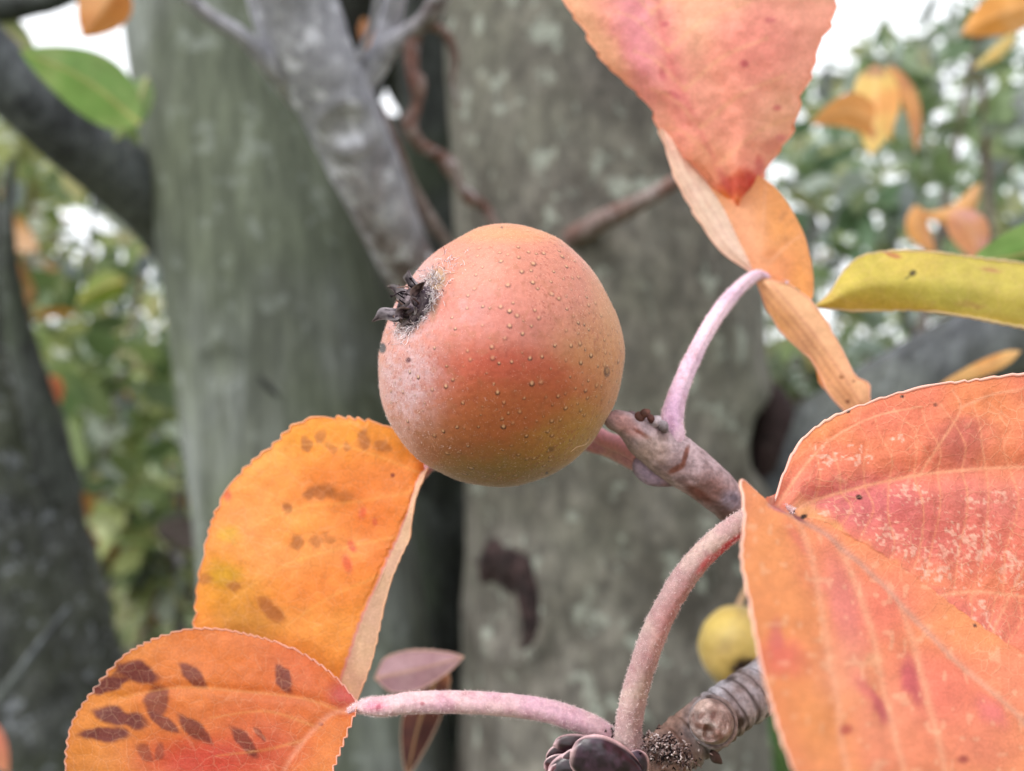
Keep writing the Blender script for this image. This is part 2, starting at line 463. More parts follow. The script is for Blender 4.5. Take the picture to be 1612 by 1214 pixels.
# left tree: smooth grey green stem with the dark limb
t = thing('tree', 'smooth grey-green tree stem left of the fruit, dark limb rising to the left', 'tree', W((480, 2700, .52)))
P1 = side([-900, -300, 10, 200, 400, 600, 800, 1000, 1214, 1500], [90, 165, 203, 228, 262, 290, 315, 330, 345, 350], [400, 460, 500, 530, 580, 612, 640, 672, 705, 760], .54)
simple_tube('trunk', to_ground(P1), B_LEFT, t, 420, 160, trunk_disp(2, .05, .010, [(350, 575, 44, 34, .05, .0)]))
simple_tube('limb', [(-420, -330, .36, 60), (-170, -60, .40, 56), (0, 112, .44, 54), (100, 205, .47, 52), (180, 268, .5, 54), (262, 335, .54, 60), (330, 420, .58, 66)], B_LIMB, t, 160, 64, trunk_disp(9, .09, .03))

def on_trunk1(px, py, lift=0.0):
    c = np.interp(py, [p[1] for p in P1], [p[0] for p in P1]); r = np.interp(py, [p[1] for p in P1], [p[3] for p in P1])
    q = np.clip((px - c) / r, -1, 1); return .54 - math.sqrt(1 - q * q) * r * K * .54 - lift
M_KNOT = bark_material('knot_bark', lin(64, 66, 62), lin(98, 102, 96), lin(36, 36, 35), lin(54, 56, 52), 3, .3, 1)
simple_tube('knot', [(x, y, on_trunk1(x, y, -.25 * r * K * .54), r) for x, y, r in [(312, 598, 4), (314, 572, 11), (328, 552, 15), (352, 548, 16), (378, 560, 14), (400, 584, 12), (420, 606, 8), (436, 622, 3)]], M_KNOT, t, 90, 20, trunk_disp(34, .5, .2))
simple_tube('knot', [(x, y, on_trunk1(x, y, -.25 * r * K * .54), r) for x, y, r in [(325, 570, 5), (336, 566, 13), (346, 574, 9), (352, 582, 3)]], M_KNOT, t, 40, 20, trunk_disp(35, .5, .2))
# right tree
t = thing('tree', 'lichen-spotted grey tree stem right behind the round fruit, with an arched knothole', 'tree', W((940, 2700, .5)))
P2 = side([-900, -300, 10, 300, 480, 700, 900, 1000, 1214, 1500], [660, 685, 695, 708, 718, 730, 734, 728, 716, 700], [980, 1080, 1120, 1165, 1190, 1197, 1192, 1194, 1210, 1250], .52)
simple_tube('trunk', to_ground(P2), B_RIGHT, t, 460, 180, trunk_disp(5, .05, .02, [(805, 950, 42, 68, .0, .035), (1215, 700, 40, 70, .12, .03)]))
# arched hollow round a grey plug: solid tubes, its shade put into their colour
M_HOLE = bark_material('hollow_shade_wood', lin(66, 50, 50), lin(100, 88, 84), lin(32, 24, 25), lin(54, 42, 42), 3, .4, 1)
def on_trunk2(px, py, lift=0.0):
    c = np.interp(py, [p[1] for p in P2], [p[0] for p in P2]); r = np.interp(py, [p[1] for p in P2], [p[3] for p in P2])
    q = np.clip((px - c) / r, -1, 1); return .52 - math.sqrt(1 - q * q) * r * K * .52 - lift
simple_tube('knothole', [(x, y, on_trunk2(x, y, -.80 * r * K * .52), r) for x, y, r in [(762, 930, 4), (768, 912, 14), (776, 892, 19), (792, 876, 22), (812, 882, 30), (832, 905, 29), (846, 940, 25), (848, 975, 22), (838, 1005, 15), (826, 1030, 7), (820, 1045, 2)]], M_HOLE, t, 120, 28, trunk_disp(3, 1.0, .4))
simple_tube('knothole', [(x, y, on_trunk2(x, y, -.80 * r * K * .52), r) for x, y, r in [(742, 880, 3), (760, 888, 9), (782, 898, 15), (800, 915, 12), (806, 935, 5)]], M_HOLE, t, 60, 24, trunk_disp(36, 1.0, .4))
simple_tube('limb', [(2100, 250, .34, 70), (1780, 425, .40, 72), (1604, 525, .43, 72), (1480, 590, .46, 74), (1340, 675, .48, 76), (1240, 745, .505, 80), (1150, 815, .53, 84), (1030, 900, .56, 84)], B_LIMB, t, 160, 64, trunk_disp(12, .08, .03))
simple_tube('twig', [(1180, 235, .36, 13), (1110, 262, .37, 14), (1062, 287, .38, 13), (1010, 318, .39, 15), (950, 347, .41, 16), (905, 372, .43, 19), (870, 395, .46, 22)], B_BROWN, t, 100, 16, trunk_disp(31, .3, .1))

simple_tube('knothole', [(1206, 600, .50, 10), (1212, 625, .495, 26), (1220, 665, .49, 34), (1214, 715, .49, 36), (1202, 765, .495, 28), (1196, 800, .50, 12)], M_HOLE, t, 90, 30, trunk_disp(33, .3, .15))  # solid dark piece, its colour standing in for the shaded cavity
# dim stem seen in the gap, then an added black stem for its deep shade
t = thing('tree', 'dim green-grey stem standing in the gap between the two nearer stems', 'tree', W((690, 2500, .66)))
simple_tube('trunk', to_ground(side([-900, -200, 10, 300, 600, 1000, 1214, 1500], [632, 630, 630, 626, 630, 655, 660, 660], [740, 750, 755, 760, 770, 790, 800, 810], .68)), B_DARK, t, 240, 60, trunk_disp(15, .07, .02))
t = thing('tree', 'added blackish stem standing in for the deep shade in the gap, behind the other stems', 'tree', W((620, 2500, .95)))
M_GAP_SHADE = bark_material('gap_shade_bark', (.035, .037, .035), (.07, .07, .07), (.018, .018, .018), (.035, .04, .03), 1.2, .1, .3)  # near-black colour carries the deep shade between the stems
simple_tube('trunk', to_ground(side([232, 260, 300, 600, 1000, 1214, 1500], [575, 545, 530, 530, 540, 540, 540], [650, 690, 720, 790, 820, 830, 840], .98)), M_GAP_SHADE, t, 240, 60, trunk_disp(16, .05, .01))
simple_tube('limb', [(585, 330, .98, 50), (570, 230, .98, 38), (560, 178, .98, 29), (572, 128, .97, 36), (560, 60, .96, 52), (560, -120, .95, 60), (560, -600, .95, 40)], M_GAP_SHADE, t, 90, 30, trunk_disp(17, .04, .01))
simple_tube('limb', [(650, 330, .98, 50), (674, 230, .98, 44), (672, 175, .98, 40), (650, 122, .975, 46), (640, 60, .97, 50), (650, -120, .95, 50), (650, -600, .95, 40)], M_GAP_SHADE, t, 90, 30, trunk_disp(18, .04, .01))
# far left rugged stem
t = thing('tree', 'dark rugged stem at the left edge with pale scuffed bark at its foot', 'tree', W((20, 2500, .8)))
simple_tube('trunk', to_ground(side([-700, -100, 200, 400, 550, 700, 850, 1000, 1214, 1500], [-260, -190, -160, -150, -150, -150, -160, -170, -180, -200], [-170, -90, -40, 10, 45, 90, 125, 170, 205, 260], .8)), bark_material('rugged_bark', lin(106, 108, 108), lin(156, 160, 168), lin(58, 60, 56), lin(84, 88, 76), 1.0, .6, .5), t, 300, 80, trunk_disp(21, .16, .05))
simple_tube('limb', [(100, 780, .78, 30), (60, 640, .76, 26), (30, 520, .75, 20), (14, 420, .75, 14), (12, 330, .76, 9), (20, 250, .77, 6)], B_DARK, t, 90, 24, trunk_disp(22, .15, .05))
simple_tube('twig', [(-10, 1110, .66, 9), (30, 1060, .66, 8), (70, 1005, .66, 6), (110, 955, .66, 4)], B_LIMB, t, 50, 12, trunk_disp(23, .2, .1))

def shade_crown(tr, x0, x1, y0, y1, n, seed):  # leaves added above the view to block overhead sky and darken the stems
    rg = np.random.default_rng(seed)
    nc = n // 30; cy = rg.uniform(y0, y1, nc); cc = np.stack([rg.uniform(x0, x1, nc), cy, CAM_H + .52 * cy + .22 + rg.uniform(.05, 1.0, nc)], -1)
    k = rg.integers(0, nc, n); c = cc[k] + rg.normal(0, .085, (n, 3)); c[:, 2] = np.maximum(c[:, 2], CAM_H + .52 * c[:, 1] + .2)
    a = rg.normal(0, 1, (n, 3)); a[:, 2] -= .5; a /= np.linalg.norm(a, axis=1)[:, None]
    b = rg.normal(0, 1, (n, 3)); b -= a * (a * b).sum(1)[:, None]; b /= np.linalg.norm(b, axis=1)[:, None]; h = np.cross(a, b)
    L_ = .05 * rg.uniform(.7, 1.4, n)[:, None]
    V = np.stack([c + a * L_ * u + b * L_ * v + h * L_ * w for u, v, w in [(0, 0, 0), (.35, .3, .06), (.75, .2, .02), (1, 0, -.1), (.75, -.2, .02), (.35, -.3, .06), (.4, 0, -.02)]], 1).reshape(-1, 3)
    o = np.arange(n)[:, None] * 7; F = np.concatenate([o + np.array([[0, 1, 2, 6]]), o + np.array([[6, 2, 3, 4]]), o + np.array([[0, 6, 4, 5]])])
    pal = np.array([lin(*q) for q in [(230, 150, 74), (214, 120, 66), (196, 170, 76), (126, 146, 74), (224, 136, 90)]])
    mesh_obj('shade_crown', V, F, M_FOL, tr, np.repeat(pal[rg.integers(0, 5, n)], 7, 0), np.repeat(rg.uniform(0, 50, (n, 3)), 7, 0), smooth=False)['kind'] = 'stuff'
shade_crown(bpy.data.objects['tree'], -.62, .15, .42, 1.6, 1900, 301)
shade_crown(bpy.data.objects['tree.001'], -.1, .9, .42, 1.8, 2400, 302)
# grey forked branch in front of the stems
t = thing('branch', 'lilac-grey branch slanting down behind the fruit, forked near the top with knobbly twigs', 'branch', W((640, 450, .40)))
simple_tube('limb', [(380, -420, .27, 50), (425, -150, .30, 60), (462, 10, .32, 66), (505, 115, .33, 60), (548, 200, .345, 58), (590, 300, .36, 52), (632, 395, .38, 44), (675, 480, .41, 40), (720, 560, .44, 40), (770, 650, .49, 46)], B_GREY, t, 260, 48, trunk_disp(41, .11, .05, [(548, 198, 30, 30, .12, .08)]))
simple_tube('limb', [(545, 190, .345, 28), (562, 140, .34, 26), (600, 88, .335, 20), (640, 55, .33, 15), (665, 35, .325, 13), (685, 10, .32, 16), (715, -60, .31, 14)], B_GREY, t, 110, 24, trunk_disp(42, .22, .08))
simple_tube('limb', [(596, 92, .337, 18), (612, 40, .335, 17), (622, 0, .33, 17), (632, -80, .32, 15)], B_GREY, t, 60, 24, trunk_disp(43, .12, .05))
simple_tube('twig', [(668, 34, .327, 8), (650, 62, .33, 12), (649, 112, .33, 10), (657, 132, .33, 13), (655, 168, .333, 8), (644, 196, .335, 12), (660, 226, .34, 9), (694, 246, .345, 9), (708, 262, .347, 12), (722, 290, .35, 7), (741, 312, .355, 11), (762, 326, .36, 7), (778, 352, .36, 7), (800, 390, .37, 7)], B_BROWN, t, 160, 18, trunk_disp(44, .35, .12))
simple_tube('twig', [(590, 170, .345, 14), (618, 225, .36, 11), (645, 290, .38, 10), (675, 345, .39, 12), (705, 385, .40, 9)], B_BROWN, t, 90, 14, trunk_disp(45, .3, .1))
simple_tube('twig', [(290, -10, .30, 11), (330, 25, .305, 12), (385, 60, .31, 13), (430, 110, .32, 16), (470, 160, .335, 16)], B_GREY, t, 90, 14, trunk_disp(46, .25, .1))
for pts_ in ([(548, 205, .342, 12), (560, 160, .335, 9), (556, 110, .33, 10), (572, 70, .325, 7), (590, 20, .32, 8), (596, -60, .31, 6)],
             [(668, 36, .326, 9), (700, 52, .33, 8), (716, 90, .335, 6), (712, 130, .34, 4), (722, 170, .345, 2)]):
    simple_tube('twig', pts_, B_BROWN if pts_[0][0] > 560 else B_GREY, t, 90, 14, trunk_disp(int(pts_[0][0]), .5, .15))
# black bough at the top left corner
t = thing('branch', 'blackish bough crossing the top left corner', 'branch', W((40, 12, .5)))
simple_tube('limb', [(-300, 40, .5, 26), (-60, 22, .5, 24), (40, 8, .5, 18), (100, -5, .5, 14), (200, -60, .5, 12)], B_DARK, t, 80, 20, trunk_disp(51, .15, .05))

# ------------------------------------------------------------------ shrubs behind
def shrub(label, name, cx, cy, sx, sy, d0, d1, n, size, palette, seed, test=None, stems=7, group='shrubs behind the trees'):
    rg = np.random.default_rng(seed)
    t = thing(name, label, 'shrub', ((cx - 806) * K * (d0 + d1) / 2, (d0 + d1) / 2, 0), group)
    nc = max(8, n // 26)
    cc = np.stack([cx + sx * rg.uniform(-1, 1, nc), cy + sy * rg.uniform(-1, 1, nc), rg.uniform(d0, d1, nc)], -1)
    k = rg.integers(0, nc, n)
    q = cc[k] + rg.normal(0, 1, (n, 3)) * np.array([sx * .16, sy * .16, (d1 - d0) * .08])
    keep = np.ones(n, bool) if test is None else test(q[:, 0], q[:, 1])
    q = q[keep]; k = k[keep]; n = len(q)
    c = W(q)
    a = rg.normal(0, 1, (n, 3)); a[:, 2] -= .4; a /= np.linalg.norm(a, axis=1)[:, None]
    b = rg.normal(0, 1, (n, 3)); b[:, 2] += .9; b -= a * (a * b).sum(1)[:, None]; b /= np.linalg.norm(b, axis=1)[:, None]
    nn = np.cross(a, b); b, nn = np.cross(nn, a) * 0 + b, nn
    wv = np.cross(a, b)                                   # blade lies along a and wv, b is its normal
    Ls = size * rg.uniform(.6, 1.3, n)[:, None]
    tp = [(0, 0, 0), (.35, .26, .05), (.75, .18, .0), (1, 0, -.10), (.75, -.18, .0), (.35, -.26, .05), (.4, 0, -.02)]
    V = np.stack([c + a * Ls * u + wv * Ls * v + b * Ls * h for u, v, h in tp], 1).reshape(-1, 3)
    o = np.arange(n)[:, None] * 7
    F = np.concatenate([o + np.array([[0, 1, 2, 6]]), o + np.array([[6, 2, 3, 4]]), o + np.array([[0, 6, 4, 5]])])
    pal = np.array([lin(*p[:3]) for p in palette]); wts = np.array([p[3] for p in palette], float); wts /= wts.sum()
    ci = np.where(rg.uniform(0, 1, n) < .6, rg.choice(len(pal), nc, p=wts)[k], rg.choice(len(pal), n, p=wts))
    C = pal[ci] * rg.uniform(.7, 1.25, (n, 1))
    mesh_obj('foliage', V, F, M_FOL, t, np.repeat(C, 7, 0), np.repeat(rg.uniform(0, 50, (n, 3)), 7, 0), smooth=False)['kind'] = 'stuff'
    for i in range(stems):
        e = cc[rg.integers(0, nc)]
        if test is not None and not test(e[:1], e[1:2])[0]: continue
        top = W(e); bx = top[0] + rg.normal(0, .12); mid = (top + np.array([bx, top[1], 0])) / 2 + rg.normal(0, .05, 3)
        p = [(bx, top[1], -.05, .010), (mid[0] * .5 + bx * .5, mid[1], top[2] * .25, .009), (mid[0], mid[1], top[2] * .55, .007), (top[0], top[1], top[2], .003)]
        mb = MB(); tube(mb, p, (1, 1, 1), 24, 8, world=True); mb.build('stem', B_LIMB if i % 2 else B_BROWN, t)
    return t

GR = [(136, 160, 116, 4), (164, 182, 138, 3), (112, 142, 108, 3), (168, 176, 130, 2), (184, 200, 192, 3), (196, 176, 112, .4), (140, 150, 150, 2)]  # the palest bluish entry paints leaf sheen into the colour
GL = [(132, 152, 98, 3), (162, 174, 116, 3), (98, 120, 78, 3), (196, 196, 148, 2), (200, 212, 202, 2), (184, 134, 70, .3), (140, 152, 158, .8)]  # palest entry stands for sheen on the blades
DK = [(78, 92, 66, 3), (104, 116, 84, 2), (92, 82, 78, 2), (130, 144, 104, 1)]
# right hand side, below the open sky
def right_ok(x, y):
    lim = np.interp(x, [1180, 1250, 1330, 1400, 1500, 1560, 1700], [190, 165, 105, 62, 22, -10, -80])
    return (y > lim + 8 * np.sin(x / 17)) & (x > 1185)
shrub('loose green shrub with small leaves behind the yellow leaf at the right', 'shrub', 1420, 300, 260, 330, 1.3, 2.0, 1100, .07, GR, 101, right_ok)
shrub('paler shrub farther back at the right, its leaves nearly merged', 'shrub', 1450, 330, 330, 300, 2.6, 4.2, 1500, .10, GR, 102, right_ok)
shrub('near sprig of mid-green leaves at the top right', 'shrub', 1500, 170, 130, 170, .8, 1.1, 130, .045, GR, 103, right_ok, 3)
shrub('low bright green plant at the foot of the right stem', 'shrub', 1230, 1180, 60, 60, .9, 1.2, 90, .07, [(80, 130, 70, 3), (120, 150, 90, 1)], 104, None, 3)
# left hand side
def left_ok(x, y):
    hole = ((x > 35) & (x < 222) & (y > -30) & (y < 150))
    return (~hole) & (x < 420) & (y > -260) & ~((np.hypot((x - 135) / 40, (y - 335) / 60) < 1))
shrub('leafy yellow-green shrub left of the smooth stem', 'shrub', 150, 420, 200, 280, 1.2, 2.0, 760, .075, GL, 111, left_ok)
shrub('paler shrub behind the yellow-green one at the left', 'shrub', 140, 470, 260, 330, 2.5, 3.6, 2600, .10, GL, 112, left_ok)
shrub('broad-leaved low shrub at the lower left by the dark stem', 'shrub', 200, 760, 150, 150, 1.2, 1.9, 520, .07, GL, 113, left_ok)
shrub('dim tangled undergrowth at the lower left', 'shrub', 160, 1010, 240, 170, 1.2, 2.4, 900, .06, DK, 114, left_ok)
shrub('dark undergrowth right of the lichen-spotted stem', 'shrub', 1250, 800, 140, 260, 1.0, 2.0, 700, .05, DK + [(120, 140, 120, 1)], 115, lambda x, y: (x > 1150) & (y > 560))

# far hedge
hd = MB(); rg = np.random.default_rng(61)
n = 20000; hx = rg.uniform(-26, 26, n); hz = rg.uniform(0, 1, n) ** 1.1
top = 1.5 + .8 * fbm(np.stack([hx * .25, hx * 0, hx * 0], -1), 8)
top = np.where((hx > -9.6) & (hx < -7.0), 1.9, top)
cc = np.stack([hx, 14 + rg.uniform(-1, 1, n), hz * top], -1)
a = rg.normal(0, 1, (n, 3)); a /= np.linalg.norm(a, axis=1)[:, None]; b = rg.normal(0, 1, (n, 3)); b -= a * (a * b).sum(1)[:, None]; b /= np.linalg.norm(b, axis=1)[:, None]
s_ = rg.uniform(.1, .22, n)[:, None]
V = np.stack([cc, cc + a * s_ + b * s_ * .4, cc + a * s_ * 2, cc + a * s_ - b * s_ * .4], 1).reshape(-1, 3)
hc = np.array([lin(*c) for c in [(80, 100, 60), (110, 126, 80), (140, 150, 110), (92, 100, 90)]])[rg.integers(0, 4, n)]
hd.add(V, np.arange(4 * n).reshape(-1, 4), np.repeat(hc, 4, 0)); o = hd.build('hedge', M_FOL, None, False)
tag(o, 'distant grey-green hedge closing the view behind the shrubs', 'hedge', kind='stuff')

# grass
gm = MB(); n = 16000; x = rg.uniform(-4, 4, n); y = rg.uniform(.9, 9, n)
hgt = rg.uniform(.08, .35, n); ang = rg.uniform(0, 6.28, n); le = rg.normal(0, .1, (n, 2))
b0 = np.stack([x, y, x * 0 - .05], -1); wd = np.stack([np.cos(ang), np.sin(ang), ang * 0], -1) * .004
tp = b0 + np.stack([le[:, 0], le[:, 1], hgt], -1); md = b0 + np.stack([le[:, 0] * .3, le[:, 1] * .3, hgt * .6], -1)
V = np.stack([b0 - wd, b0 + wd, md + wd, md - wd, tp + wd * .1, tp - wd * .1], 1).reshape(-1, 3); o_ = np.arange(n)[:, None] * 6
F = np.concatenate([o_ + np.array([[0, 1, 2, 3]]), o_ + np.array([[3, 2, 4, 5]])])
gc = np.array([lin(*c) for c in [(96, 120, 60), (130, 140, 84), (150, 140, 100), (70, 96, 50)]])[rg.integers(0, 4, n)]
gm.add(V, F, np.repeat(gc, 6, 0)); tag(gm.build('grass', M_FOL), 'long grass on the ground below the shrubs', 'grass', kind='stuff')

# ------------------------------------------------------------------ blurred single leaves
def simple_leaf(mb, base, tip, half, c1, c2, bend=0.0, cup=.06, blobs=(), seed=1, nu=70, nv=36, tilt=0.0, rim=(1.2, (240, 215, 190)), sh=1.0):
    """base, tip: (px, py, depth); half: half width in picture units; bend sideways in picture units"""
    b = np.array(base, float); e = np.array(tip, float); ax = e - b; L = np.hypot(ax[0], ax[1]); nx, ny = -ax[1] / L, ax[0] / L
    rows = []
    for f in np.linspace(0, 1, 9):
        w = half * (math.sin(math.pi * min(1, f ** (.75 * sh))) ** .8 if 0 < f < 1 else 0.0)
        c = b + ax * f; c[0] += nx * bend * math.sin(math.pi * f); c[1] += ny * bend * math.sin(math.pi * f)
        cp = cup * w * K * c[2] * 6
        rows.append([(c[0] + nx * w * q, c[1] + ny * w * q, c[2] + (abs(q) - .5) * cp + tilt * q * w * K * c[2]) for q in (-1, -.5, 0, .5, 1)])
    def cf(px, py, U, V):
        C = base_col(px, py, c1, c2, 40, seed)
        C = vein(C, px, py, [b[:2], (b + e)[:2] / 2 + np.array([nx, ny]) * bend, e[:2]], 3, (240, 200, 150), .4)
        return paint(C, px, py, blobs, 4, seed)
    leaf_mesh(mb, rows, cf, nu, nv, (12, 1.5), None, rim, 5, seed)

def loose_leaf(label, base, tip, half, c1, c2, stalk=None, name='leaf', group=None, **kw):
    if .235 <= base[2] < .33:      # the loose leaves hanging some way behind the fruit
        base = (base[0], base[1], base[2] * 1.35); tip = (tip[0], tip[1], tip[2] * 1.35)
    t = thing(name, label, 'leaf', W(base), group)
    mb = MB(); kw.setdefault('rim', None); simple_leaf(mb, base, tip, half, c1, c2, **kw); mb.build('blade', M_SOFT, t)
    if stalk is not None:
        mb = MB(); tube(mb, [tuple(base) + (3.5,), tuple(stalk[0]) + (3.5,), tuple(stalk[1]) + (4.5,)], lin(200, 150, 130), 24, 8); mb.build('petiole', M_STALK, t)
    return t

OR = (236, 176, 108); OR2 = (226, 150, 90); YE = (232, 202, 124); PK = (226, 160, 150)
loose_leaf('amber leaf pointing left under the bright sky gap at the upper right', (1395, 205, .27), (1276, 195, .26), 30, (226, 160, 88), OR, bend=26, seed=2, cup=.02)
loose_leaf('orange-yellow leaf hanging upright in the middle of the upper right leaf cluster', (1378, 100, .275), (1372, 246, .265), 38, YE, OR, bend=-4, seed=3, tilt=.5, blobs=[(1372, 210, 7, 10, 0, (170, 90, 60), .7, .5), (1380, 108, 30, 12, 0, (150, 100, 96), .7, .5)])
loose_leaf('narrow yellow leaf, second from the right in the upper right cluster', (1396, 104, .28), (1404, 225, .27), 17, (236, 196, 110), YE, bend=8, seed=4)
loose_leaf('salmon narrow leaf curving down at the right side of the upper right cluster', (1400, 100, .285), (1442, 242, .285), 14, (214, 150, 110), (232, 170, 110), bend=-16, seed=5)
loose_leaf('orange leaf at the very top right corner', (1640, 5, .25), (1512, 55, .25), 36, (226, 160, 80), (236, 182, 120), bend=8, seed=6)
loose_leaf('thin yellowish leaf slanting below the top right corner', (1600, 52, .3), (1530, 108, .3), 11, (214, 204, 140), YE, bend=-5, seed=7)
loose_leaf('curled tan-orange leaf arching at the right above the yellow leaf', (1545, 288, .27), (1440, 335, .27), 17, (228, 178, 130), OR, bend=-28, seed=8)
loose_leaf('orange leaf hanging from the curled tan one, above the yellow leaf', (1440, 322, .27), (1472, 400, .27), 19, OR, (222, 158, 110), bend=10, seed=9)
loose_leaf('pale pink-orange crumpled leaf just above the yellow leaf', (1500, 330, .24), (1545, 415, .24), 32, (228, 164, 120), (228, 170, 160), bend=-8, seed=10)
loose_leaf('thin orange sliver of leaf lying over the slanting limb at the right', (1608, 552, .22), (1478, 606, .20), 13, (230, 164, 90), (238, 184, 110), bend=-2, seed=11, tilt=.4)
loose_leaf('green leaf peeping over the right end of the yellow leaf', (1690, 360, .2), (1525, 412, .2), 46, (104, 142, 66), (126, 158, 86), bend=-14, seed=12)
loose_leaf('broad green leaf below the white sky gap at the upper left', (222, 196, .40), (30, 78, .36), 50, (136, 172, 100), (160, 186, 120), bend=14, seed=13)
loose_leaf('yellow-green leaf behind the dark limb at the upper left', (20, 130, .5), (160, 215, .5), 32, (142, 168, 96), (170, 186, 120), bend=8, seed=22)
loose_leaf('pale olive leaf at the left edge above the dark limb', (-40, 20, .5), (62, 98, .5), 26, (150, 160, 110), (190, 170, 130), bend=-8, seed=23)
loose_leaf('small green leaf touching the smooth stem below the white sky gap', (232, 120, .45), (180, 222, .45), 24, (120, 156, 92), (150, 176, 120), bend=-6, seed=24)
loose_leaf('blurred orange leaf at the top left, beside the smooth stem', (190, -30, .38), (130, 60, .38), 44, (214, 140, 70), (226, 160, 96), bend=0, seed=14)
loose_leaf('yellow-green leaf hanging among the shrubs at the left', (200, 440, .7), (120, 478, .7), 24, (130, 150, 62), (150, 160, 70), bend=5, seed=15)
loose_leaf('small salmon-orange leaf in the shrubbery at the left', (80, 590, .8), (95, 635, .8), 14, (226, 138, 96), (220, 120, 80), seed=16)
loose_leaf('small orange leaf showing high in the dark gap beside the forked branch', (572, 28, .75), (588, 92, .75), 12, (206, 140, 92), (190, 110, 80), seed=17)
loose_leaf('salmon leaf edge at the bottom left corner of the view', (-30, 1130, .3), (12, 1220, .3), 22, (224, 140, 116), (232, 156, 120), seed=18)
# pink underside leaf
t = thing('leaf', 'soft pink almond-shaped leaf in front of the dark gap below the fruit', 'leaf', W((590, 1068, .175)))
mb = MB(); simple_leaf(mb, (590, 1068, .178), (730, 1034, .172), 33, (196, 156, 170), (206, 170, 182), bend=2, seed=19, sh=.9, cup=.03)
mb.build('blade', M_SOFT, t)
mb = MB(); simple_leaf(mb, (700, 1040, .185), (640, 1225, .185), 30, (84, 52, 52), (108, 68, 60), bend=8, seed=20, cup=.03, blobs=[(710, 1060, 30, 16, 20, (190, 130, 100), .8, .6)])
t2 = thing('leaf', 'dull brown-red leaf hanging in shade beneath the pink almond-shaped one', 'leaf', W((700, 1040, .185)))
mb.build('blade', M_SOFT, t2)
# the white glint (sky gap) is open air; nothing stands there

# yellow leaf at the right
def col_yellow(px, py, U, V):
    C = base_col(px, py, (212, 190, 88), (200, 184, 84), 80, 30)
    C = paint(C, px, py, [(1320, 480, 60, 16, 0, (200, 160, 66), .6, .6), (1500, 500, 140, 12, 6, (206, 170, 70), .5, .6), (1404, 400, 14, 4, 20, (190, 110, 80), .8, .4),
        (1530, 480, 22, 5, 5, (180, 130, 80), .6, .5), (1470, 460, 70, 20, 8, (176, 172, 70), .5, .6)], 5, 31)
    C = paint(C, px, py, [(1436, 431, 6, 4.5, -30, (60, 56, 20), 1, .4), (1428, 438, 5, 2, -30, (70, 66, 24), .8, .5), (1560, 425, 16, 3, 10, (190, 130, 90), .7, .5)], 1.5, 32)
    C = vein(C, px, py, [(1285, 482), (1380, 446), (1500, 440), (1620, 452)], 3, (206, 192, 96), .35, .2)
    for k in range(6):
        x = 1340 + k * 48
        C = vein(C, px, py, [(x, 447), (x + 25, 420), (x + 60, 404)], 2.2, (206, 190, 90), .3); C = vein(C, px, py, [(x, 449), (x + 20, 470), (x + 60, 490)], 2.2, (206, 190, 90), .3)
    return C
t = thing('leaf', 'long yellow-olive leaf with a dark speck reaching in from the right edge', 'leaf', W((1900, 500, .15)))
rows = [[(1284, 482, .140)] * 3, [(1305, 462, .140), (1308, 474, .139), (1312, 487, .140)], [(1330, 425, .142), (1332, 458, .139), (1345, 490, .141)], [(1358, 402, .143), (1370, 450, .139), (1390, 490, .142)],
        [(1410, 395, .144), (1430, 445, .140), (1450, 490, .142)], [(1480, 398, .146), (1500, 450, .142), (1520, 499, .143)], [(1560, 408, .148), (1570, 460, .144), (1590, 513, .145)], [(1640, 418, .150), (1650, 470, .146), (1670, 525, .147)],
        [(1760, 440, .152), (1770, 480, .149), (1780, 530, .149)], [(1880, 498, .153), (1885, 502, .152), (1885, 510, .152)]]
mb = MB(); leaf_mesh(mb, rows, col_yellow, 240, 90, (22, 1.5), lambda px, py, U, V: (n2(px, py, 60, 33) - .5) * 8, (2.2, (240, 222, 200)), 5, 33); mb.build('blade', M_LEAF, t)
mb = MB(); tube(mb, [(1883, 502, .152, 8), (1960, 520, .156, 9), (2040, 560, .16, 10)], lin(200, 160, 120), 20, 12); mb.build('petiole', M_STALK, t)

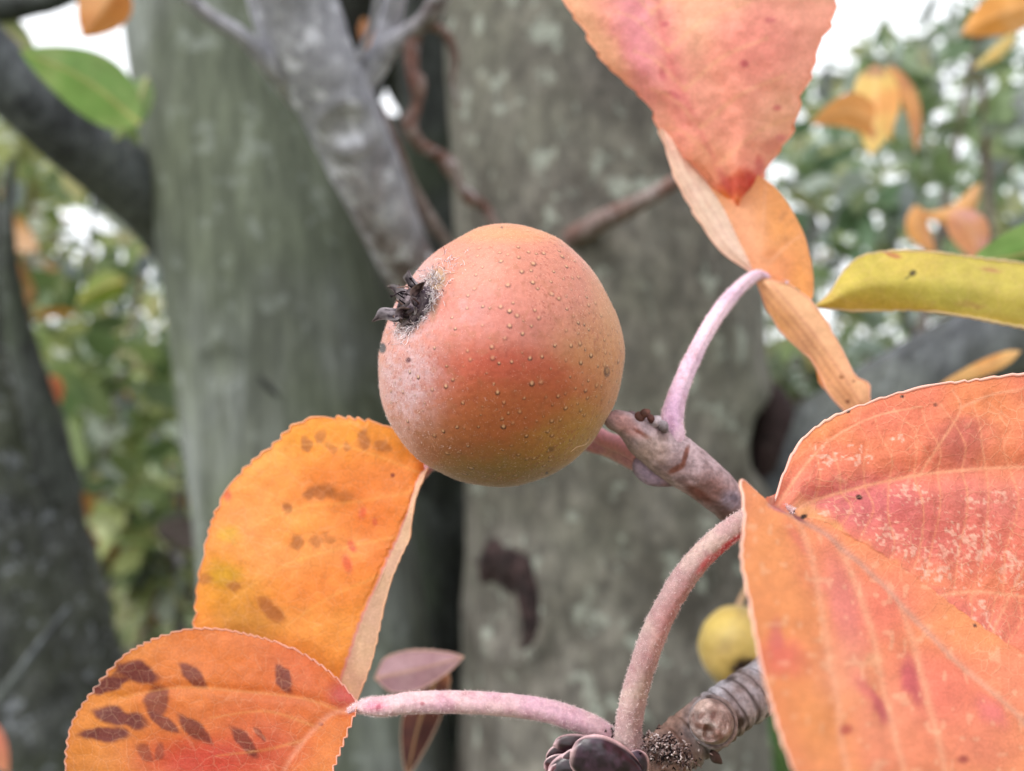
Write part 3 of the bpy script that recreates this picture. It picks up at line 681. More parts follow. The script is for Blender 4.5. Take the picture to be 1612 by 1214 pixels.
# ------------------------------------------------------------------ big pink leaf at the top
def col_top(px, py, U, V):
    C = base_col(px, py, (238, 146, 118), (246, 172, 130), 110, 40)
    C = paint(C, px, py, [(1000, 40, 50, 90, -10, (222, 140, 150), .6, .8), (1060, 130, 40, 110, -12, (238, 150, 130), .5, .8), (930, 60, 26, 90, -30, (246, 184, 130), .8, .7), (985, 120, 20, 60, -45, (246, 180, 130), .6, .7),
        (1190, 60, 60, 50, 0, (236, 130, 118), .7, .8), (1230, 180, 40, 60, 20, (250, 178, 128), .6, .8), (1110, 260, 40, 40, 40, (248, 178, 120), .6, .8),
        ], 9, 41)
    C = np.minimum(soften(C, .30, (255, 206, 190)) * np.array([1.1, 1.02, 1.04]), .95)
    C = paint(C, px, py, [(1005, 60, 26, 110, -8, (236, 146, 170), .55, .8), (1190, 90, 60, 60, 0, (244, 140, 128), .5, .8), (1060, 120, 16, 110, -10, (240, 140, 140), .5, .8), (1160, 295, 34, 20, -30, (238, 140, 90), .9, .6), (1150, 318, 18, 22, -30, (244, 150, 50), .9, .5), (1178, 288, 16, 20, -35, (200, 60, 50), .9, .6), (1150, 290, 20, 12, 20, (220, 96, 90), .7, .6), (1195, 262, 8, 16, 20, (206, 84, 86), .7, .6), (1215, 232, 16, 10, 0, (220, 120, 110), .5, .6)], 9, 41)
    C = paint(C, px, py, [(1172, 100, 7, 6, 0, (196, 90, 96), .9, .5), (1047, 38, 7, 6, 0, (206, 100, 110), .8, .5), (1044, 115, 6, 12, 0, (206, 100, 110), .7, .6), (1062, 150, 12, 6, 30, (206, 100, 110), .7, .6), (1224, 170, 6, 5, 0, (220, 110, 110), .8, .5), (1214, 30, 8, 6, 0, (206, 100, 110), .6, .6), (1230, 218, 8, 6, 0, (216, 110, 120), .6, .6), (1085, 195, 5, 5, 0, (220, 120, 100), .6, .6)], 2, 42)
    for l in ([(1160, 325), (1100, 200), (1050, 80), (1030, -40)],): C = vein(C, px, py, l, 6, (226, 120, 120), .45, .2)
    for k in range(5):
        y = 260 - k * 60; x = 1130 - k * 26
        C = vein(C, px, py, [(x, y), (x + 60, y - 50), (x + 130, y - 80)], 4, (252, 196, 150), .35, .3); C = vein(C, px, py, [(x, y), (x - 45, y - 45), (x - 80, y - 60)], 4, (252, 196, 150), .3, .3)
    return C
t = thing('leaf', 'large salmon-pink leaf hanging from the top, its tip tinged with red', 'leaf', W((1080, -420, .14)))
LT = [(1160, 331), (1126, 306), (1096, 276), (1064, 248), (1040, 214), (1018, 166), (984, 130), (944, 92), (912, 40), (888, 6), (860, -70), (850, -170), (880, -280), (960, -370), (1080, -420)]
RT = [(1160, 331), (1180, 312), (1200, 286), (1216, 254), (1244, 218), (1257, 184), (1264, 152), (1279, 118), (1290, 70), (1310, 40), (1318, 6), (1330, -70), (1320, -170), (1270, -290), (1080, -420)]
rows = []
for i, (a_, b_) in enumerate(zip(LT, RT)):
    a_, b_ = np.array(a_, float), np.array(b_, float); f = i / 14; z = .147 - .006 * math.sin(f * 3.14)
    rows.append([(a_[0], a_[1], z + .004), *[tuple(a_ + (b_ - a_) * q) + (z - .004 * math.sin(q * 3.14) + (.002 if abs(q - .42) < .12 else 0),) for q in (.22, .42, .7)], (b_[0], b_[1], z + .003)])
mb = MB(); leaf_mesh(mb, rows, col_top, 300, 200, (44, 4.5), lambda px, py, U, V: (n2(px, py, 70, 43) - .5) * 16 + (n2(px, py, 18, 44) - .5) * 4, (1.8, (250, 200, 170)), 7, 41); mb.build('blade', M_LEAF, t)
mb = MB(); tube(mb, [(1080, -418, .141, 8), (1085, -520, .145, 10), (1070, -640, .15, 11)], lin(226, 170, 170), 20, 12); mb.build('petiole', M_STALK, t)

# ------------------------------------------------------------------ the fruiting branch: bark, buds, petioles, leaves
BR = thing('fruiting_branch', 'stubby greyish fruiting branch behind the orange leaves, carrying the fruit and a dark bud', 'branch', W((1330, 1010, .15)))

def ringed(seed, rings, base, alt, dark, ringcol):
    def f(V, s, ph):
        q = V * 260
        w = sstep(.35, .65, fbm(q, seed, 4))[:, None]
        C = lin(*base) * (1 - w) + lin(*alt) * w
        w = sstep(.58, .75, fbm(V * 420, seed + 3, 4))[:, None] * .8
        C = C * (1 - w) + lin(*dark) * w
        for r0, wd in rings:
            k = np.exp(-((s - r0 + .006 * np.sin(ph * 2 + seed)) / wd) ** 2)[:, None] * .85
            C = C * (1 - k) + lin(*ringcol) * k
        return C
    return f

def twig_disp(seed, rings, amp=.07, ra=.06):
    def f(V, s, ph):
        d = (fbm(V * 160, seed, 4) - .5) * 2 * amp + (fbm(V * 600, seed + 2, 3) - .5) * amp
        for r0, wd in rings: d = d - ra * np.exp(-((s - r0 + .006 * np.sin(ph * 2 + seed)) / (wd * 1.3)) ** 2) + ra * .7 * np.exp(-((s - r0 - wd * 2) / (wd * 1.5)) ** 2)
        return d
    return f

# upper twig
rg_u = [(.30, .008), (.42, .006), (.47, .006), (.60, .008)]
def col_up(V, s, ph):
    C = ringed(71, [], (176, 154, 158), (150, 128, 130), (104, 82, 80), (90, 60, 50))(V, s, ph)
    px, py = PX(V)
    C = paint(C, px, py, [(985, 668, 30, 12, 35, (190, 140, 136), .8, .5), (1010, 682, 16, 3.5, 34, (120, 64, 48), .9, .5), (1030, 706, 26, 18, 30, (186, 160, 148), .6, .6),
        (1079, 718, 4, 18, 22, (116, 66, 50), .9, .4), (1066, 737, 15, 5, -30, (120, 72, 56), .9, .4), (1120, 770, 26, 20, 35, (130, 96, 90), .8, .6), (1100, 778, 26, 8, 35, (110, 60, 46), .8, .5), (1150, 790, 16, 16, 0, (140, 134, 150), .8, .5), (1140, 806, 30, 10, 35, (96, 74, 70), .8, .5),
        (1155, 785, 6, 6, 0, (84, 76, 88), .6, .6)], 4, 72)
    return C
def disp_up(V, s, ph):
    px, py = PX(V); front = np.cos(ph) > -.3
    d = twig_disp(73, [], .09)(V, s, ph)
    r = np.hypot((px - 1078) / 18, (py - 728) / 20); d = d - .10 * front * np.exp(-r ** 2)
    r = np.hypot((px - 1100) / 16, (py - 780) / 14); d = d - .08 * front * np.exp(-r ** 2)
    r = np.hypot((px - 1010) / 20, (py - 690) / 16); d = d + .10 * front * np.exp(-r ** 2)
    return d
mb = MB()
tube(mb, [(952, 652, .1165, 3), (962, 659, .1165, 15), (985, 668, .117, 20), (1012, 686, .118, 31), (1042, 706, .119, 37), (1082, 736, .120, 37), (1118, 764, .121, 33), (1150, 792, .122, 30), (1190, 830, .125, 32), (1250, 900, .132, 40), (1330, 1000, .142, 60)], col_up, 420, 90, disp_up)
tw = mb.build('twig', M_TWIG, BR)
# lilac lump below the twig (old fruit scar)
mb = MB(); tube(mb, [(1000, 722, .1215, 4), (1006, 728, .1215, 15), (1022, 742, .122, 21), (1045, 750, .122, 17), (1075, 752, .122, 12)], lambda V, s, ph: base_col(V[:, 0] * 9e3, V[:, 2] * 9e3, (170, 152, 176), (140, 118, 130), 30, 3), 60, 36, twig_disp(75, [], .12)); mb.build('spur', M_TWIG, tw)
# withered bud scales on top of the twig
def lump(pts, col, seed, name='bud', mat=M_TWIG, par=None, amp=.2, nl=40, nr=28):
    mb = MB(); tube(mb, pts, lambda V, s, ph: ringed(seed, [], col, tuple(int(c * .75) for c in col), tuple(int(c * .45) for c in col), (0, 0, 0))(V, s, ph), nl, nr, twig_disp(seed, [], amp)); return mb.build(name, mat, par)
_r = np.random.default_rng(44)
for q_, (x_, y_, z_, r_, c_) in enumerate([(984, 657, .1165, 7, (104, 84, 88)), (994, 652, .117, 6, (130, 108, 112)), (1006, 655, .1162, 8, (126, 80, 70)), (1016, 651, .116, 9, (140, 92, 80)), (1024, 658, .1155, 7, (112, 70, 64)), (1034, 662, .1158, 9, (176, 160, 166)), (1043, 668, .1155, 8, (184, 170, 176)), (1121, 738, .120, 7, (134, 116, 122)), (1112, 729, .1205, 6, (120, 100, 104)), (1160, 772, .121, 8, (110, 92, 96))]):
    a_ = _r.uniform(-2.4, -.7); dx_, dy_ = math.cos(a_) * r_, math.sin(a_) * r_
    lump([(x_ - dx_ * 1.2, y_ - dy_ * 1.6, z_ + .0006, r_ * .5), (x_ - dx_ * .4, y_ - dy_ * .4, z_, r_), (x_ + dx_ * .5, y_ + dy_ * .4, z_, r_ * .8), (x_ + dx_, y_ + dy_ * .9, z_, r_ * .25)], c_, 81 + q_, name='bud_scale', par=tw, amp=.5, nl=30, nr=20)
# lower branch
rings = [(.30, .006), (.335, .004), (.37, .007), (.41, .004), (.44, .005), (.47, .006), (.57, .006), (.62, .005), (.66, .006), (.70, .005), (.74, .005), (.78, .006)]
def col_low(V, s, ph):
    C = ringed(91, rings, (176, 174, 182), (140, 128, 128), (96, 80, 72), (70, 58, 56))(V, s, ph)
    px, py = PX(V)
    w = (sstep(1120, 1060, px) * .85)[:, None]
    q = base_col(px, py, (150, 118, 104), (110, 80, 68), 9, 5)
    C = C * (1 - w) + q * w
    return paint(C, px, py, [(1166, 1138, 8, 11, 20, (66, 56, 50), .95, .4), (1150, 1068, 10, 4, -20, (70, 60, 58), .8, .5), (1170, 1180, 30, 8, -30, (120, 100, 90), .6, .6), (1130, 1190, 20, 10, 0, (96, 70, 60), .7, .6)], 3, 92)
mb = MB()
tube(mb, [(1330, 1000, .146, 56), (1275, 1035, .138, 50), (1228, 1062, .131, 41), (1190, 1088, .127, 39), (1150, 1115, .123, 39), (1112, 1142, .121, 40), (1072, 1172, .119, 39), (1032, 1202, .117, 40), (985, 1232, .116, 44), (930, 1250, .115, 36), (905, 1256, .115, 4)], col_low, 460, 110, twig_disp(93, rings, .06, .075))
lb = mb.build('bark', M_TWIG, BR)
# round scar of a lost shoot
mb = MB()
def col_scar(V, s, ph):
    px, py = PX(V); C = base_col(px, py, (166, 148, 144), (132, 110, 104), 9, 6)
    C = paint(C, px, py, [(1102, 1126, 6, 6, 0, (110, 84, 78), .9, .5), (1122, 1128, 5, 8, 30, (96, 66, 60), .9, .5), (1110, 1145, 22, 5, 15, (100, 66, 56), .8, .5), (1128, 1158, 10, 7, 0, (110, 74, 62), .7, .5), (1104, 1108, 14, 8, 0, (206, 180, 170), .7, .6)], 3, 95)
    k = (sstep(.86, .95, s) * 0)[:, None]; return C
cs = W((1128, 1138, .121)); cf = W((1117, 1135, .1113))
nrm = cf - cs
pts = [tuple(cs + nrm * f) + (r * K * .113,) for f, r in [(0, 30), (.35, 31), (.7, 33), (.86, 33.5), (.95, 31), (1.0, 26), (1.03, 19), (1.045, 11), (1.05, .5)]]
def scar_disp(V, s, ph): return (fbm(V * 500, 96, 4) - .5) * .10
V_, d_, c_, r_ = tube(mb, pts, col_scar, 120, 64, scar_disp, world=True); V_
_v = mb.V[-1]; _h = ((_v - cs) @ nrm) / (nrm @ nrm)
_f = (fbm(_v * 420, 99, 4) - .5) * .0016 - .0009 * sstep(.60, .75, vnoise(_v * 520, 98)); mb.V[-1] = _v + (nrm / np.linalg.norm(nrm)) * (_f * sstep(.85, 1.0, _h))[:, None]
sc = mb.build('shoot_scar', M_TWIG, BR)
# raised collar around the scar
mb = MB()
th = np.linspace(0, 2 * np.pi, 24); e1 = np.cross(nrm, [0, 0, 1]); e1 /= np.linalg.norm(e1); e2 = np.cross(e1, nrm); e2 /= np.linalg.norm(e2)
cen = cs + nrm * .5
tube(mb, [tuple(cen + (e1 * math.cos(a_) + e2 * math.sin(a_) * 1.06) * 35 * K * .115) + (3.2 * K * .115,) for a_ in th], lambda V, s, ph: ringed(97, [], (184, 180, 186), (140, 126, 122), (90, 76, 70), (0, 0, 0))(V, s, ph), 120, 14, twig_disp(97, [], .3), world=True)
mb.build('collar', M_TWIG, sc)
lump([(1120, 1182, .1155, 4), (1126, 1192, .1155, 9), (1132, 1198, .1155, 6), (1136, 1202, .1155, 2)], (80, 62, 58), 98, par=lb, amp=.3)

# the dark bud of overlapping scales
bud = bpy.data.objects.new('bud', None); COL.objects.link(bud); bud.parent = BR
def setp(o, p):   # parents with world coordinates kept
    o.parent = p; o.matrix_parent_inverse = Matrix.Identity(4)
BUDS = []
def scale_(cx, cy, z, L, wdt, ang, col, tipcol, curl=.9, seed=0):
    nu, nv = 36, 30
    U, V = np.meshgrid(np.linspace(0, 1, nu), np.linspace(-1, 1, nv), indexing='ij')
    prof = np.sin(np.pi * np.clip(U, .0, 1) ** .8) ** .55 * (1 - .15 * U)
    a = R(ang)
    lx = (U - .5) * L; ly = V * prof * wdt
    h = curl * (wdt * np.sqrt(np.maximum(0, 1 - (V * .92) ** 2)) * .75 * (1 - .35 * (2 * U - 1) ** 2)) + (n2(lx + 300, ly + 300, 12, seed) - .5) * 3
    px = cx + lx * math.cos(a) - ly * math.sin(a); py = cy + lx * math.sin(a) + ly * math.cos(a)
    q = np.stack([px, py, z - h * K * z], -1); Wd = W(q)
    C = base_col(px, py, col, tuple(int(c * .6) for c in col), 12, seed)
    C = C * .6
    C = C * (1 - (.5 * sstep(.4, 1, np.abs(V)) * n2(px, py, 9, seed + 2))[..., None])
    k = (np.maximum(sstep(.80, .97, np.abs(V)), sstep(.0, .10, .10 - U)) * .8)[..., None]
    C = C * (1 - k) + lin(*tipcol) * k
    mb = MB(); mb.add(Wd.reshape(-1, 3), gridfaces(nu, nv), C.reshape(-1, 3)); return mb
SC = [(935, 1222, .1140, 150, 46, -2, (60, 38, 50)), (925, 1180, .1150, 110, 24, 8, (84, 44, 56)), (888, 1186, .1146, 62, 20, -32, (70, 40, 50)), (882, 1202, .1138, 54, 17, -16, (96, 46, 58)),
      (892, 1222, .1126, 60, 20, 14, (104, 50, 60)), (955, 1200, .1118, 120, 42, 16, (80, 56, 74)), (1000, 1206, .1116, 50, 26, 66, (90, 72, 92)), (915, 1196, .1128, 64, 22, -14, (92, 52, 62))]

# ------------------------------------------------------------------ petioles and hairs
HAIR = MB()
def hairs(mb, P, Nn, length, width, col, rg, lean=.5):
    n = len(P)
    t = rg.normal(0, 1, (n, 3)); t -= Nn * (t * Nn).sum(1)[:, None]; t /= np.linalg.norm(t, axis=1)[:, None] + 1e-9
    L = length * rg.uniform(.5, 1.4, (n, 1)); d = Nn + t * lean * rg.uniform(0, 1.6, (n, 1)); d /= np.linalg.norm(d, axis=1)[:, None]
    s = np.cross(d, rg.normal(0, 1, (n, 3))); s /= np.linalg.norm(s, axis=1)[:, None] + 1e-9
    V = np.stack([P - s * width, P + s * width, P + d * L * .6 + t * L * .15 + s * width * .6, P + d * L + t * L * .4], 1).reshape(-1, 3)
    mb.add(V, np.arange(4 * n).reshape(-1, 4), np.asarray(col, float) * np.ones((4 * n, 3)))

def petiole(pts, c1, c2, parent, blobs=(), seed=1, nl=300, nr=48, hair=5000, name='petiole'):
    mb = MB()
    def cf(V, s, ph):
        px, py = PX(V)
        C = base_col(px, py, c1, c2, 26, seed)
        C = C * np.array([.80, .82, .84])
        w = sstep(.56, .75, fbm(V * 900, seed + 3, 3))[:, None] * .35; C = C * (1 - w) + lin(150, 96, 104) * w
        return paint(C, px, py, blobs, 3, seed)
    V, dirs, c, rad = tube(mb, pts, cf, nl, nr, lambda V, s, ph: (fbm(V * 190, seed, 3) - .5) * .22 + (fbm(V * 1400, seed + 5, 2) - .5) * .08 - .10 * np.exp(-((ph - .7) / .35) ** 2))
    o = mb.build(name, M_STALK, parent)
    rg = np.random.default_rng(seed)
    i = rg.integers(0, nl - 1, hair); j = rg.integers(0, nr, hair); f = rg.uniform(0, 1, (hair, 1))
    P = V[i, j] * (1 - f) + V[i + 1, j] * f
    hm = MB(); hairs(hm, P, dirs[i, j], .00030, .000015, lin(238, 214, 214), rg, .8)
    h = hm.build('down', M_HAIR, o, False); h['kind'] = 'stuff'
    return o

# ---------------- leaf with dark blotches, bottom left
LP = {}
def col_bl(px, py, U, V):
    C = base_col(px, py, (222, 122, 54), (230, 134, 62), 80, 50)
    C = paint(C, px, py, [(200, 1010, 60, 40, -30, (232, 148, 60), .7, .8), (150, 1130, 60, 90, 20, (234, 148, 58), .7, .8), (330, 1020, 120, 30, 0, (226, 132, 62), .6, .8), (480, 1060, 70, 60, 30, (216, 104, 60), .6, .8), (545, 1095, 26, 22, 30, (196, 66, 76), .8, .7),
        (400, 1150, 90, 50, 0, (218, 106, 62), .7, .8), (320, 1200, 90, 36, 0, (212, 70, 56), .9, .7), (430, 1190, 50, 40, 0, (208, 84, 66), .6, .8), (130, 1210, 60, 30, 0, (222, 140, 60), .7, .8)], 8, 51)
    b = []
    DC = (118, 46, 36)
    for cx, cy, rx, ry, an, st in [(218, 1058, 28, 15, 20, .95), (170, 1078, 26, 10, -10, .95), (194, 1062, 16, 10, -20, .7), (305, 1064, 20, 11, 38, .85), (447, 1070, 20, 10, 62, .85), (190, 1130, 34, 13, 14, .98), (165, 1158, 32, 11, 0, .95), (246, 1104, 15, 22, 12, .8), (258, 1136, 24, 9, 32, .85), (306, 1148, 28, 10, 44, .85), (386, 1168, 24, 10, 50, .8), (228, 1186, 14, 9, 40, .6), (252, 1182, 7, 10, 20, .5), (412, 1156, 10, 4, 45, .6)]:
        b.append((cx, cy, rx * 1.28, ry * 1.2, an, DC, min(1, st * 1.05), .24))
    C = paint(C, px, py, b, 8, 52, 1.6)
    C = paint(C, px, py, [(502, 1139, 4, 3, 0, (120, 40, 40), 1, .4)], 1, 53)
    for l in ([(540, 1118), (470, 1098), (380, 1088), (280, 1082), (180, 1100)], [(500, 1145), (420, 1120), (330, 1130)], [(478, 1165), (420, 1180), (340, 1190)]): C = vein(C, px, py, l, 3, (236, 168, 100), .4, .5)
    C = vein(C, px, py, [(563, 1108), (515, 1125), (478, 1165), (450, 1205), (420, 1260)], 6, (232, 150, 120), .7, .5)
    sp = sstep(.72, .8, vnoise(np.stack([px / 9 + py / 30, py / 14, px * 0], -1), 55)) * (px > 330) * .0
    return C * np.array([.76, .74, .66])
def h_bl(px, py, U, V):
    h = (n2(px, py, 60, 56) - .5) * 10
    for l in ([(540, 1118), (470, 1098), (380, 1088), (280, 1082), (180, 1100)], [(563, 1108), (515, 1125), (478, 1165), (450, 1205), (420, 1260)]):
        d, _ = pdist(px, py, l); h = h - 4 * np.exp(-(d / 9) ** 2)
    return h + (n2(px, py, 12, 57) - .5) * 1.5
rows = [[(565, 1108, .1125)] * 5,
    [(530, 1066, .1165), (534, 1090, .1145), (540, 1119, .1125), (550, 1124, .1115), (558, 1132, .1105)],
    [(470, 1024, .119), (490, 1080, .1155), (508, 1136, .1122), (530, 1148, .1105), (548, 1156, .109)],
    [(385, 996, .121), (430, 1075, .1165), (478, 1165, .112), (508, 1175, .1095), (535, 1190, .1075)],
    [(295, 990, .122), (365, 1095, .1165), (450, 1205, .111), (485, 1214, .108), (522, 1225, .106)],
    [(208, 1022, .122), (300, 1130, .116), (420, 1262, .110), (462, 1268, .107), (500, 1278, .1045)],
    [(143, 1088, .1215), (240, 1190, .115), (380, 1320, .1085), (430, 1325, .1055), (465, 1335, .103)],
    [(106, 1160, .120), (200, 1250, .113), (330, 1372, .1065), (375, 1380, .104), (410, 1388, .102)],
    [(112, 1250, .117), (180, 1320, .111), (270, 1412, .105), (305, 1420, .1035), (335, 1426, .102)],
    [(190, 1440, .108)] * 5]
mb = MB(); V, Nn, G = leaf_mesh(mb, rows, col_bl, 460, 220, (16, 4), h_bl, (1.3, (250, 206, 190)), 9, 51)
leafA = mb.build('leaf', M_LEAF, BR); leafA['label'] = 'orange leaf at the bottom left with dark brown-red blotches'
petiole([(968, 1168, .1165, 14), (945, 1150, .116, 16), (900, 1130, .1155, 17), (850, 1117, .115, 17), (760, 1107, .114, 17), (660, 1106, .113, 17), (605, 1112, .1125, 15), (580, 1112, .1124, 12), (562, 1114, .1126, 7), (548, 1120, .1128, 3)],
    (214, 168, 180), (222, 184, 186), leafA, [(590, 1112, 18, 8, 0, (206, 110, 140), .6, .7), (596, 1115, 4, 6, 0, (150, 60, 80), .8, .5), (664, 1107, 4, 3, 0, (140, 60, 70), .8, .5), (880, 1125, 60, 16, 20, (190, 150, 176), .5, .8)], 61)

# ---------------- leaf L: upright orange leaf left of the fruit
def col_l(px, py, U, V):
    C = base_col(px, py, (236, 146, 66), (240, 158, 78), 90, 60)
    C = paint(C, px, py, [(520, 690, 120, 36, 0, (232, 150, 40), .85, .7), (430, 720, 40, 26, -40, (240, 170, 90), .6, .8), (560, 760, 110, 50, 0, (234, 132, 62), .7, .8), (590, 840, 60, 60, 0, (232, 122, 60), .7, .8), (380, 830, 60, 60, 0, (240, 156, 96), .6, .8), (470, 880, 120, 26, -12, (240, 160, 96), .6, .8),
        (350, 920, 40, 50, 0, (214, 144, 40), .85, .8), (352, 905, 24, 20, 0, (186, 144, 30), .7, .6), (400, 960, 50, 40, 0, (200, 140, 52), .8, .7), (358, 840, 16, 14, 0, (206, 166, 60), .7, .6), (500, 930, 90, 40, -20, (236, 136, 70), .6, .8), (490, 1000, 60, 40, 0, (240, 160, 84), .6, .8), (390, 990, 60, 30, 0, (186, 136, 66), .6, .7)], 10, 61)
    b = []
    for cx, cy, rx, ry, an, st in [(482, 700, 12, 8, 50, .55), (506, 690, 8, 14, 30, .45), (520, 705, 10, 8, 0, .4), (572, 694, 10, 12, 20, .55), (600, 705, 14, 9, 0, .45), (548, 700, 8, 6, 0, .45), (505, 772, 22, 12, 0, .6), (485, 780, 8, 10, 0, .6), (540, 778, 18, 9, 0, .35), (452, 800, 8, 9, 20, .6), (470, 852, 12, 12, 0, .5), (500, 855, 12, 10, 0, .4), (520, 850, 10, 8, 0, .35), (325, 912, 12, 8, 0, .5), (368, 924, 10, 8, 0, .5), (425, 960, 26, 12, 40, .6)]:
        b.append((cx, cy, rx, ry, an, (160, 92, 44), min(1, st * 1.35), .4))
    C = paint(C, px, py, b, 10, 62, 1.6)
    C = paint(C, px, py, [(619, 748, 3.5, 3.5, 0, (130, 50, 30), .9, .4), (570, 808, 6, 10, 20, (214, 88, 60), .7, .6), (590, 822, 4, 6, 0, (214, 88, 60), .7, .6), (554, 860, 6, 9, -30, (206, 70, 60), .8, .6), (546, 888, 7, 14, -20, (214, 84, 66), .7, .6), (358, 780, 6, 8, 0, (220, 96, 80), .7, .6)], 2, 63)
    for l in ([(648, 775), (560, 790), (470, 800), (390, 830)], [(628, 845), (540, 862), (450, 890), (370, 940)], [(600, 905), (520, 940), (450, 985)], [(660, 745), (600, 720), (530, 700), (470, 700)]): C = vein(C, px, py, l, 3.2, (248, 190, 110), .24, .5)
    st = sstep(.700, .735, V)[..., None]
    C = np.minimum(C * np.array([1.12, 1.08, 1.0]), .95)
    pale = base_col(px, py, (240, 200, 166), (228, 184, 160), 30, 64)
    d, _ = pdist(px, py, [(668, 742), (640, 830), (598, 915), (560, 990), (540, 1060)])
    C = C * (1 - st) + pale * st
    k = (np.exp(-((V - .715) / .012) ** 2) * .8)[..., None]
    return C * (1 - k) + lin(226, 150, 150) * k
rows = [[(675, 735, .1275)] * 5,
  [(640, 690, .1270), (644, 710, .1265), (650, 725, .126), (660, 748, .125), (668, 752, .1225)],
  [(596, 664, .1275), (600, 700, .126), (625, 740, .125), (649, 778, .1235), (655, 785, .1225)],
  [(530, 654, .1285), (550, 710, .126), (590, 770, .1245), (638, 812, .123), (648, 822, .1225)],
  [(468, 664, .1295), (500, 730, .1265), (570, 800, .1245), (626, 842, .123), (645, 848, .1225)],
  [(425, 702, .130), (470, 770, .127), (545, 835, .1245), (612, 872, .123), (630, 880, .1225)],
  [(376, 744, .1305), (430, 820, .127), (520, 875, .124), (598, 903, .1225), (616, 915, .1225)],
  [(340, 800, .1305), (400, 860, .127), (490, 915, .124), (582, 938, .1225), (606, 950, .1225)],
  [(320, 868, .1305), (375, 920, .127), (470, 955, .124), (566, 975, .1225), (598, 990, .1225)],
  [(306, 950, .130), (365, 975, .127), (460, 1000, .124), (550, 1020, .1225), (586, 1040, .1225)],
  [(306, 1040, .130), (360, 1050, .1275), (450, 1065, .125), (532, 1075, .1235), (566, 1095, .1225)],
  [(330, 1130, .130), (380, 1135, .128), (440, 1140, .126), (505, 1145, .125), (535, 1155, .1225)],
  [(430, 1230, .129)] * 5]
# the midrib sits at 0.715 across: rows are given as edge, blade, blade, midrib, edge
def fix(rows):
    out = []
    for r in rows:
        a, b, c, d, e = [np.array(q, float) for q in r]
        main = resample([a, b, c, d], 8); flap = resample([d, (d + e) / 2, e], 4)
        out.append(np.concatenate([main, flap[1:]]))
    return out
def leaf_mesh_fixed(mb, rows, *a, **k):
    global resample
    old = resample
    resample = lambda p, n: np.asarray(p, float) if len(p) == n else old(p, n)
    try: return leaf_mesh(mb, rows, *a, **k)
    finally: resample = old
mb = MB(); leaf_mesh_fixed(mb, fix(rows), col_l, 460, 240, (27, 3.4), lambda px, py, U, V: ((n2(px, py, 70, 65) - .5) * 12 + (n2(px, py, 14, 66) - .5) * 2.0) * (V < .69), (1.4, (250, 214, 180)), ncol=11, seed=61)
leafB = mb.build('leaf', M_LEAF, BR); leafB['label'] = 'upright golden-orange leaf left of the fruit, its pale edge folded over'
petiole([(652, 768, .1262, 3), (662, 750, .1268, 7), (674, 736, .1275, 9), (700, 712, .130, 11), (760, 690, .136, 12), (860, 690, .140, 13), (940, 700, .135, 14), (1000, 725, .126, 15), (1030, 738, .123, 15)], (214, 150, 160), (222, 168, 160), leafB, [], 62, hair=3000)

# ---------------- twisted leaf at the upper right (on the tall petiole)
def cpatch(mb, rows, cf, nu, nv, teeth, seed, edges, rim=(1.6, (248, 210, 190)), hf=None, ncol=5):
    return leaf_mesh(mb, rows, cf, nu, nv, teeth, hf, rim, ncol, seed, edges)
mb = MB()
def c_strip(px, py, U, V):
    C = base_col(px, py, (248, 216, 200), (250, 224, 204), 40, 70)
    for q in (.3, .6): 
        k = (np.exp(-((V - q) / .05) ** 2) * .25)[..., None]; C = C * (1 - k) + lin(210, 150, 140) * k
    return C
cpatch(mb, [[(1188, 434, .1425)] * 3, [(1176, 424, .1425), (1178, 418, .142), (1180, 412, .1425)], [(1140, 400, .143), (1150, 385, .142), (1162, 376, .143)], [(1104, 356, .144), (1120, 345, .1425), (1140, 330, .1435)], [(1082, 318, .1445), (1095, 305, .143), (1116, 292, .144)],
    [(1060, 275, .145), (1072, 262, .1435), (1092, 250, .1445)], [(1048, 235, .146), (1056, 225, .144), (1070, 212, .145)], [(1036, 206, .146), (1042, 200, .145), (1052, 194, .146)]], c_strip, 120, 40, (40, 2), 70, (0,))
def c_lobe(px, py, U, V):
    C = base_col(px, py, (238, 160, 100), (234, 146, 72), 60, 71)
    C = paint(C, px, py, [(1160, 380, 40, 70, -30, (244, 172, 142), .8, .8), (1185, 340, 30, 40, 0, (240, 166, 128), .7, .8), (1230, 350, 30, 60, -20, (236, 150, 72), .8, .8), (1240, 425, 30, 30, 0, (236, 134, 84), .6, .8), (1262, 440, 16, 40, 0, (240, 152, 60), .7, .8), (1232, 340, 6, 12, 20, (190, 110, 60), .6, .6), (1214, 400, 12, 8, 0, (216, 120, 60), .5, .7), (1236, 380, 5, 8, 0, (200, 116, 60), .5, .6)], 7, 72)
    C = soften(C, .22, (252, 200, 150))
    for l in ([(1188, 434), (1200, 360), (1205, 290)], [(1190, 436), (1235, 390), (1262, 370)]): C = vein(C, px, py, l, 5, (248, 182, 140), .5)
    return C
cpatch(mb, [[(1188, 434, .1425)] * 3, [(1162, 376, .143), (1190, 390, .1415), (1222, 442, .1405)], [(1140, 330, .1435), (1196, 350, .142), (1252, 452, .1405)], [(1118, 294, .144), (1205, 310, .143), (1277, 471, .1405)], [(1100, 262, .1445), (1190, 288, .1435), (1240, 330, .1425), (1268, 380, .142), (1281, 440, .1415)],
    [(1098, 240, .1445), (1180, 268, .1438), (1225, 300, .143), (1256, 348, .1426), (1277, 410, .1422)]], c_lobe, 160, 150, (40, 2), 71, ())
